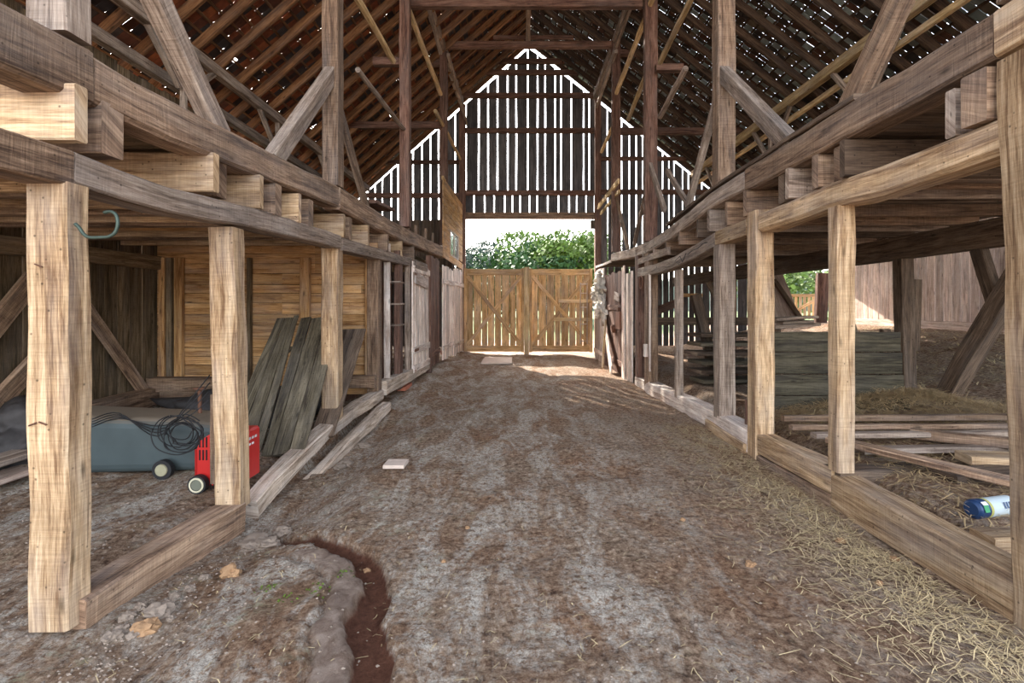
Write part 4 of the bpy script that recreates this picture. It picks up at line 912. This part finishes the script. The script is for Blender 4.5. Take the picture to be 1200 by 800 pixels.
# red machine
mx0,mx1,my,mh=-2.68,-2.33,4.26,.525; g0=.045
t=thing('red_welder',(-2.5,4.5,g0),'red slotted metal machine on small wheels behind the second left post','machine')
mb=MB(); prof=[(mx0,g0+.06),(mx1,g0+.06),(mx1,mh-.02),(mx1-.02,mh),(mx0+.1,mh),(mx0+.03,mh-.05),(mx0,mh-.12)]
n=len(prof)
for yy in (my,my+.34):
    for x,h in prof: mb.v.append(Vector((x,yy,h)))
mb.face(tuple(range(n)),[(0,0)]*n,.5); mb.face(tuple(range(n,2*n))[::-1],[(0,0)]*n,.5)
for k in range(n):
    k2=(k+1)%n; mb.face((k,k+n,k2+n,k2),[(0,0)]*4,.5)
mb.beam([(mx0-.005,my,g0+.06),(mx0-.005,my,mh-.12)],.02,.02); link(mb,'housing',REDP,parent=t)
for (px,py0,py1) in ((234,512,524),(238,512,524),(242,512,524),(234,527,539),(238,527,539),(242,527,539),(239,560,573),(243,560,573),(247,560,573),(251,560,573)):
    a,b=DP(px,py0,my-.002),DP(px,py1,my-.002); mb=MB(); mb.beam([a,b],.012,.008,side=Vector((1,0,0)),ch=.002,rough=0); link(mb,'vent_slot',REDD,parent=t)
for k,(px,py) in enumerate(((297,518),(300,518),(303,518),(298,524),(301,524))):
    a=Vector((mx1+.003,my+.17+.05*(k%3),.45-.05*(k//3))); mb=MB(); mb.box(a,(.003,.03,.022 if k<3 else .018),ch=.001); link(mb,'letter_mark',WHITEP,parent=t)
for (px,ylab) in ((230,'front'),):
    c=DP(px,588,4.18); c.z=ground(c.x,c.y)+.075
    mb=MB(); mb.lathe(c,(0,1,0),[(0,.05),(0,.075),(.055,.075),(.055,.05)],22); wh=link(mb,'wheel',BLACK,parent=t,label='black wheel with cream rim ring')
    mb=MB(); mb.lathe(c-Vector((0,.006,0)),(0,1,0),[(0,.046),(0,.060),(.012,.062),(.012,.046)],22,caps=False); link(mb,'wheel_rim',CREAM,parent=wh)
    mb=MB(); mb.lathe(c-Vector((0,.003,0)),(0,1,0),[(0,.01),(0,.042),(.012,.042)],18); link(mb,'wheel_hub',plain('grey_hub',(.16,.17,.13)),parent=wh)
mb=MB(); a,b=DP(235,492,4.9),DP(234,456,4.9); mb.tube([Vector((a.x,a.y,.1)),b],.018,10); mb.lathe(b,(0,0,1),[(0,.05),(.015,.06),(.02,.01)],14); link(mb,'ground_stake',RUST,None,'rusty upright metal rod with a flat cap behind the red machine','rod',smooth=True)
# dark tarp heap, left edge boards
mb=blob((-3.6,6.6,.22),.5,4.2,4,.5,(1.9,1.0,.62)); link(mb,'tarp_heap',DARKT,None,'crumpled dark tarp heap behind the wheeled bin','tarp',smooth=True)
mb=blob((-4.9,5.1,.3),.45,9.2,4,.5,(1.2,1.1,.8)); link(mb,'tarp_heap',DARKT,None,'crumpled dark heap at the left edge behind the nearest left post','tarp',smooth=True)
for i,(p,q,lab) in enumerate((((-30,548),(30,530),'upper grey board lying at the left edge'),((-30,570),(30,550),'middle pale board lying at the left edge'),((-30,590),(28,573),'lowest dark board lying at the left edge'))):
    timber('stacked_board',[DP(*p,4.0+.1*i),DP(*q,4.4)],.25,.05,(GREY,FARW,DKWD)[i],lab+' beside the nearest left post','board')
# floor bits
def slab(name,px0,px1,py0,py1,th,mat,lab,cat):
    z0=EYE*F/(py1-CY); z1=EYE*F/(py0-CY); zc=(z0+z1)/2; x0=(px0-CX)*zc/F; x1=(px1-CX)*zc/F; g=ground((x0+x1)/2,zc)
    mb=MB(); mb.beam([(x0,zc,g+th*.5+.01),(x1,zc,g+th*.5+.01)],z1-z0,th,side=Vector((0,1,0)),ch=.004,rough=.003,seg=.2); return link(mb,name,mat,None,lab,cat)
slab('square_paver',452,476,544,552,.035,PAVER,'pale pinkish square paver lying in the aisle on the left','paver')
slab('stone_slab',566,600,420,427,.04,PAVER,'flat grey slab lying in front of the left gate leaf','slab')
slab('loose_plank',478,493,437,441,.05,GREY,'short plank lying by the far left sill','plank')
slab('brick',470,479,457,463,.07,BRICK,'red brick by the far left sill','brick')
slab('brick',520,528,416,421,.1,BRICK,'small red brick below the last far left door','brick')
def stone(px,py,r,mat,lab,grp=None,sq=(1,1,.6)):
    z=EYE*F/(py-CY); x=(px-CX)*z/F; b=blob((x,z,ground(x,z)+r*.2),r,px*.37,3,.5,sq); link(b,'stone',mat,None,lab,'stone',grp)
stone(270,668,.055,STONO,'orange sandstone lump on the dirt left of the gully',sq=(1.1,1,.8))
stone(170,735,.06,STONO,'rounded tan stone close beside the nearest left sill')
stone(157,741,.03,STONE,'little grey stone left of the rounded tan one')
for px,py,r in ((185,716,.06),(150,722,.035),(165,712,.03),(178,728,.03),(143,735,.03),(196,705,.03),(130,745,.04),(205,695,.03),(222,683,.03),(200,722,.022),(240,670,.03)):
    stone(px,py,r,STONE,'grey brown rubble stone along the nearest left sill','rubble along the nearest left sill')
for px,py,r in ((300,612,.09),(312,622,.07),(318,608,.07),(293,624,.05),(405,528,.07),(398,532,.05),(425,510,.07),(331,601,.06)):
    stone(px,py,r,STONE,'pale rubble stone wedged under the far part of the left sill','rubble under the far left sill',(1.2,1,.6))
for px,py,r in ((430,655,.02),(548,617,.018),(880,660,.03),(800,610,.02),(985,632,.03),(1048,655,.028),(1030,684,.02),(520,660,.015)):
    stone(px,py,r,STONO,'small loose stone on the aisle floor','loose stones in the aisle')

# straw, hay, gravel
def blades(name,mat,gen,n,lab,ln=(.05,.14),wd=.0022,lift=.02):
    vs=[];fs=[];uv=[];
    mb=MB()
    for _ in range(n):
        x,y,extra=gen(); h=ground(x,y)+extra; L=R.uniform(*ln); a=R.uniform(0,6.283); el=R.gauss(0,.16)
        d=Vector((math.cos(a)*math.cos(el),math.sin(a)*math.cos(el),math.sin(el))); s=Vector((-math.sin(a),math.cos(a),0))*wd*R.uniform(.7,1.5)
        p0=Vector((x,y,h+R.random()*lift+.004)); p1=p0+d*L*.5+Vector((R.uniform(-.01,.01),R.uniform(-.01,.01),R.uniform(0,.012))); p2=p0+d*L
        p2.z=max(p2.z,h+.003-extra*.0); t=R.random()
        i=len(mb.v); mb.v+=[p0-s,p0+s,p1+s,p1-s,p2+s*.5,p2-s*.5]
        mb.face((i,i+1,i+2,i+3),[(0,0)]*4,t); mb.face((i+3,i+2,i+4,i+5),[(0,0)]*4,t)
    return link(mb,name,mat,None,lab,'straw',None,'stuff')
def near_r():
    while True:
        y=R.uniform(1.9,6.8); x=2.42-abs(R.gauss(0,.36))-.02
        if x>0 and R.random()<(1.1-.1*y): return x,y,0
blades('scattered_straw',STRAW,near_r,4200,'dry straw scattered on the dirt along the right sill',(.03,.17),.0014,.02)
blades('aisle_straw',STRAW,lambda:(R.uniform(-2,2.3),2+7*R.random()**1.6,0),1100,'sparse straw stalks and chips on the aisle dirt',(.01,.08),.0013,.005)
blades('bay_straw',HAY,lambda:(R.uniform(2.72,5.2),R.uniform(2.6,6.2),0),5500,'matted old straw on the floor of the right bay',(.06,.2),.003,.03)
def moundh(x,y): return .30*math.exp(-((x-4.6)/.9)**2-((y-6.0)/.42)**2)
def mg():
    x=R.gauss(4.6,.75); y=min(R.gauss(5.95,.28),6.3); return x,y,moundh(x,y)
HB=blades('hay_mound',HAY,mg,8000,'low heap of old hay in front of the low board wall in the right bay',(.06,.2),.003,.05)
blades('slope_straw',STRAW,lambda:(R.uniform(5.4,8.9),R.uniform(7,13),0),3500,'straw strewn over the sloping ground of the lean-to',(.08,.25),.006,.03)
mb=MB()
import bmesh
oct_=[Vector(v) for v in ((1,0,0),(0,1,0),(-1,0,0),(0,-1,0),(0,0,1),(0,0,-1))]; of=[(0,1,4),(1,2,4),(2,3,4),(3,0,4),(1,0,5),(2,1,5),(3,2,5),(0,3,5)]
for _ in range(4200):
    k=R.random()
    if k<.45: x=-2.05+abs(R.gauss(0,.35)); y=1.9+5*R.random()**1.5
    elif k<.7: x=R.uniform(-4.5,-2.35); y=R.uniform(2.2,4.6)
    else: x=R.uniform(-2,2.3); y=2+9*R.random()**1.4
    if 2.4<x or -2.36<x<-2.1: continue
    r=R.uniform(.003,.011); h=ground(x,y); i=len(mb.v); mb.v+=[Vector((x+v.x*r*R.uniform(.6,1.4),y+v.y*r*R.uniform(.6,1.4),h+v.z*r*.7)) for v in oct_]; t=R.random()
    for f in of: mb.face(tuple(i+q for q in f),[(0,0)]*3,t)
link(mb,'gravel',STONE,None,'fine gravel and crumbs of dirt strewn over the barn floor','gravel',None,'stuff')
mb=MB()
for _ in range(90):
    c=R.choice(((-1.05,3.05),(-1.25,2.75),(-1.42,2.9),(-1.15,2.88))); x=R.gauss(c[0],.03); y=R.gauss(c[1],.04); h=ground(x,y); a=R.uniform(0,6.28); s=Vector((math.cos(a),math.sin(a),.4))*.010; q=Vector((-math.sin(a),math.cos(a),0))*.006; p=Vector((x,y,h+.006)); mb.quad(p-q,p+q,p+s+q*.6,p+s-q*.6,R.random())
link(mb,'weed_sprouts',LEAVES[1],None,'tiny bright green weed sprouts left of the gully','weed',None,'stuff')

# ------------------------------------------------------------------ trees beyond the gate
def tree(x,y,ht,rad,mat,lab,n=2200,leaf=.35,grp='trees beyond the gates',nm='leafy_tree'):
    t=thing(nm,(x,y,0),lab,'tree',grp)
    mb=MB(); mb.tube([(x,y,-.1),(x+.2,y,ht*.35),(x,y,ht*.8)],.22,8,r2=.05)
    for k in range(5):
        a=R.uniform(0,6.28); mb.tube([(x,y,ht*.3+k*.08*ht),(x+math.cos(a)*rad*.6,y+math.sin(a)*rad*.6,ht*.55+k*.07*ht)],.08,6,r2=.03)
    link(mb,'trunk',BARK,parent=t)
    mb=MB(); cl=[(R.gauss(0,.42)*rad,R.gauss(0,.42)*rad,ht*R.uniform(.35,.9),rad*R.uniform(.3,.5)) for _ in range(16)]
    for _ in range(n):
        c=R.choice(cl); v=Vector((R.gauss(0,1),R.gauss(0,1),R.gauss(0,1))).normalized()*c[3]*R.uniform(.75,1.05); p=Vector((x+c[0],y+c[1],c[2]))+v
        if p.z>ht: p.z=ht-R.random()*.3
        a=Vector((R.gauss(0,1),R.gauss(0,1),R.gauss(0,1))).normalized(); b=a.orthogonal().normalized(); s=leaf*R.uniform(.5,1)
        mb.quad(p-a*s*.5-b*s*.3,p+a*s*.5-b*s*.2,p+a*s*.4+b*s*.3,p-a*s*.3+b*s*.3,R.random())
    link(mb,'crown',mat,parent=t)
def tpos(px,py,y): return (px-CX)*y/F, EYE-(py-CY)*y/F
for px,py,y,rw,mi,lab,n in ((552,300,70,4,2,'grey green half bare tree at the left of the opening above the gates',900),(572,293,66,5,2,'grey green tree right of the half bare one above the left gate leaf',2000),
    (592,284,72,6,2,'muted green tree above the middle of the left gate leaf',2600),(612,282,58,5,0,'green tree above the meeting point of the gate leaves',2600),(634,280,64,6,0,'tall green tree above the left part of the right gate leaf',3000),
    (656,279,60,5.5,0,'full green tree above the middle of the right gate leaf',3000),(690,272,44,5,1,'bright yellow green tree at the right edge of the opening above the gates',3600),(668,284,42,3,1,'sunny yellow green tree left of the brightest one',2400),
    (640,300,40,3,0,'low dark bush just above the right gate leaf',1800),(596,296,46,4,0,'low green bush just above the left gate leaf',2000)):
    x,h=tpos(px,py,y); tree(x,y,h,rw,LEAVES[mi],lab,n*2,.45,grp=None)
for px,py,y,lab in ((925,300,34,'bright tree seen through the rear opening of the right bay'),(960,290,40,'second bright tree behind the rear opening of the right bay')):
    x,h=tpos(px,py,y); tree(x,y,h,4.5,LEAVES[1],lab,2200,.4,grp=None)
mb=MB(); prev=None
for k in range(0,60):
    x=-150+k*5; h=11+3*noise.noise(Vector((x*.03,0,0)))
    cur=(Vector((x,150,-.1)),Vector((x,165,h)),Vector((x,200,h+2)))
    if prev:
        mb.quad(prev[0],cur[0],cur[1],prev[1]); mb.quad(prev[1],cur[1],cur[2],prev[2])
    prev=cur
link(mb,'distant_hill',LEAVES[2],kind='structure',label='wooded hill far beyond the gates')
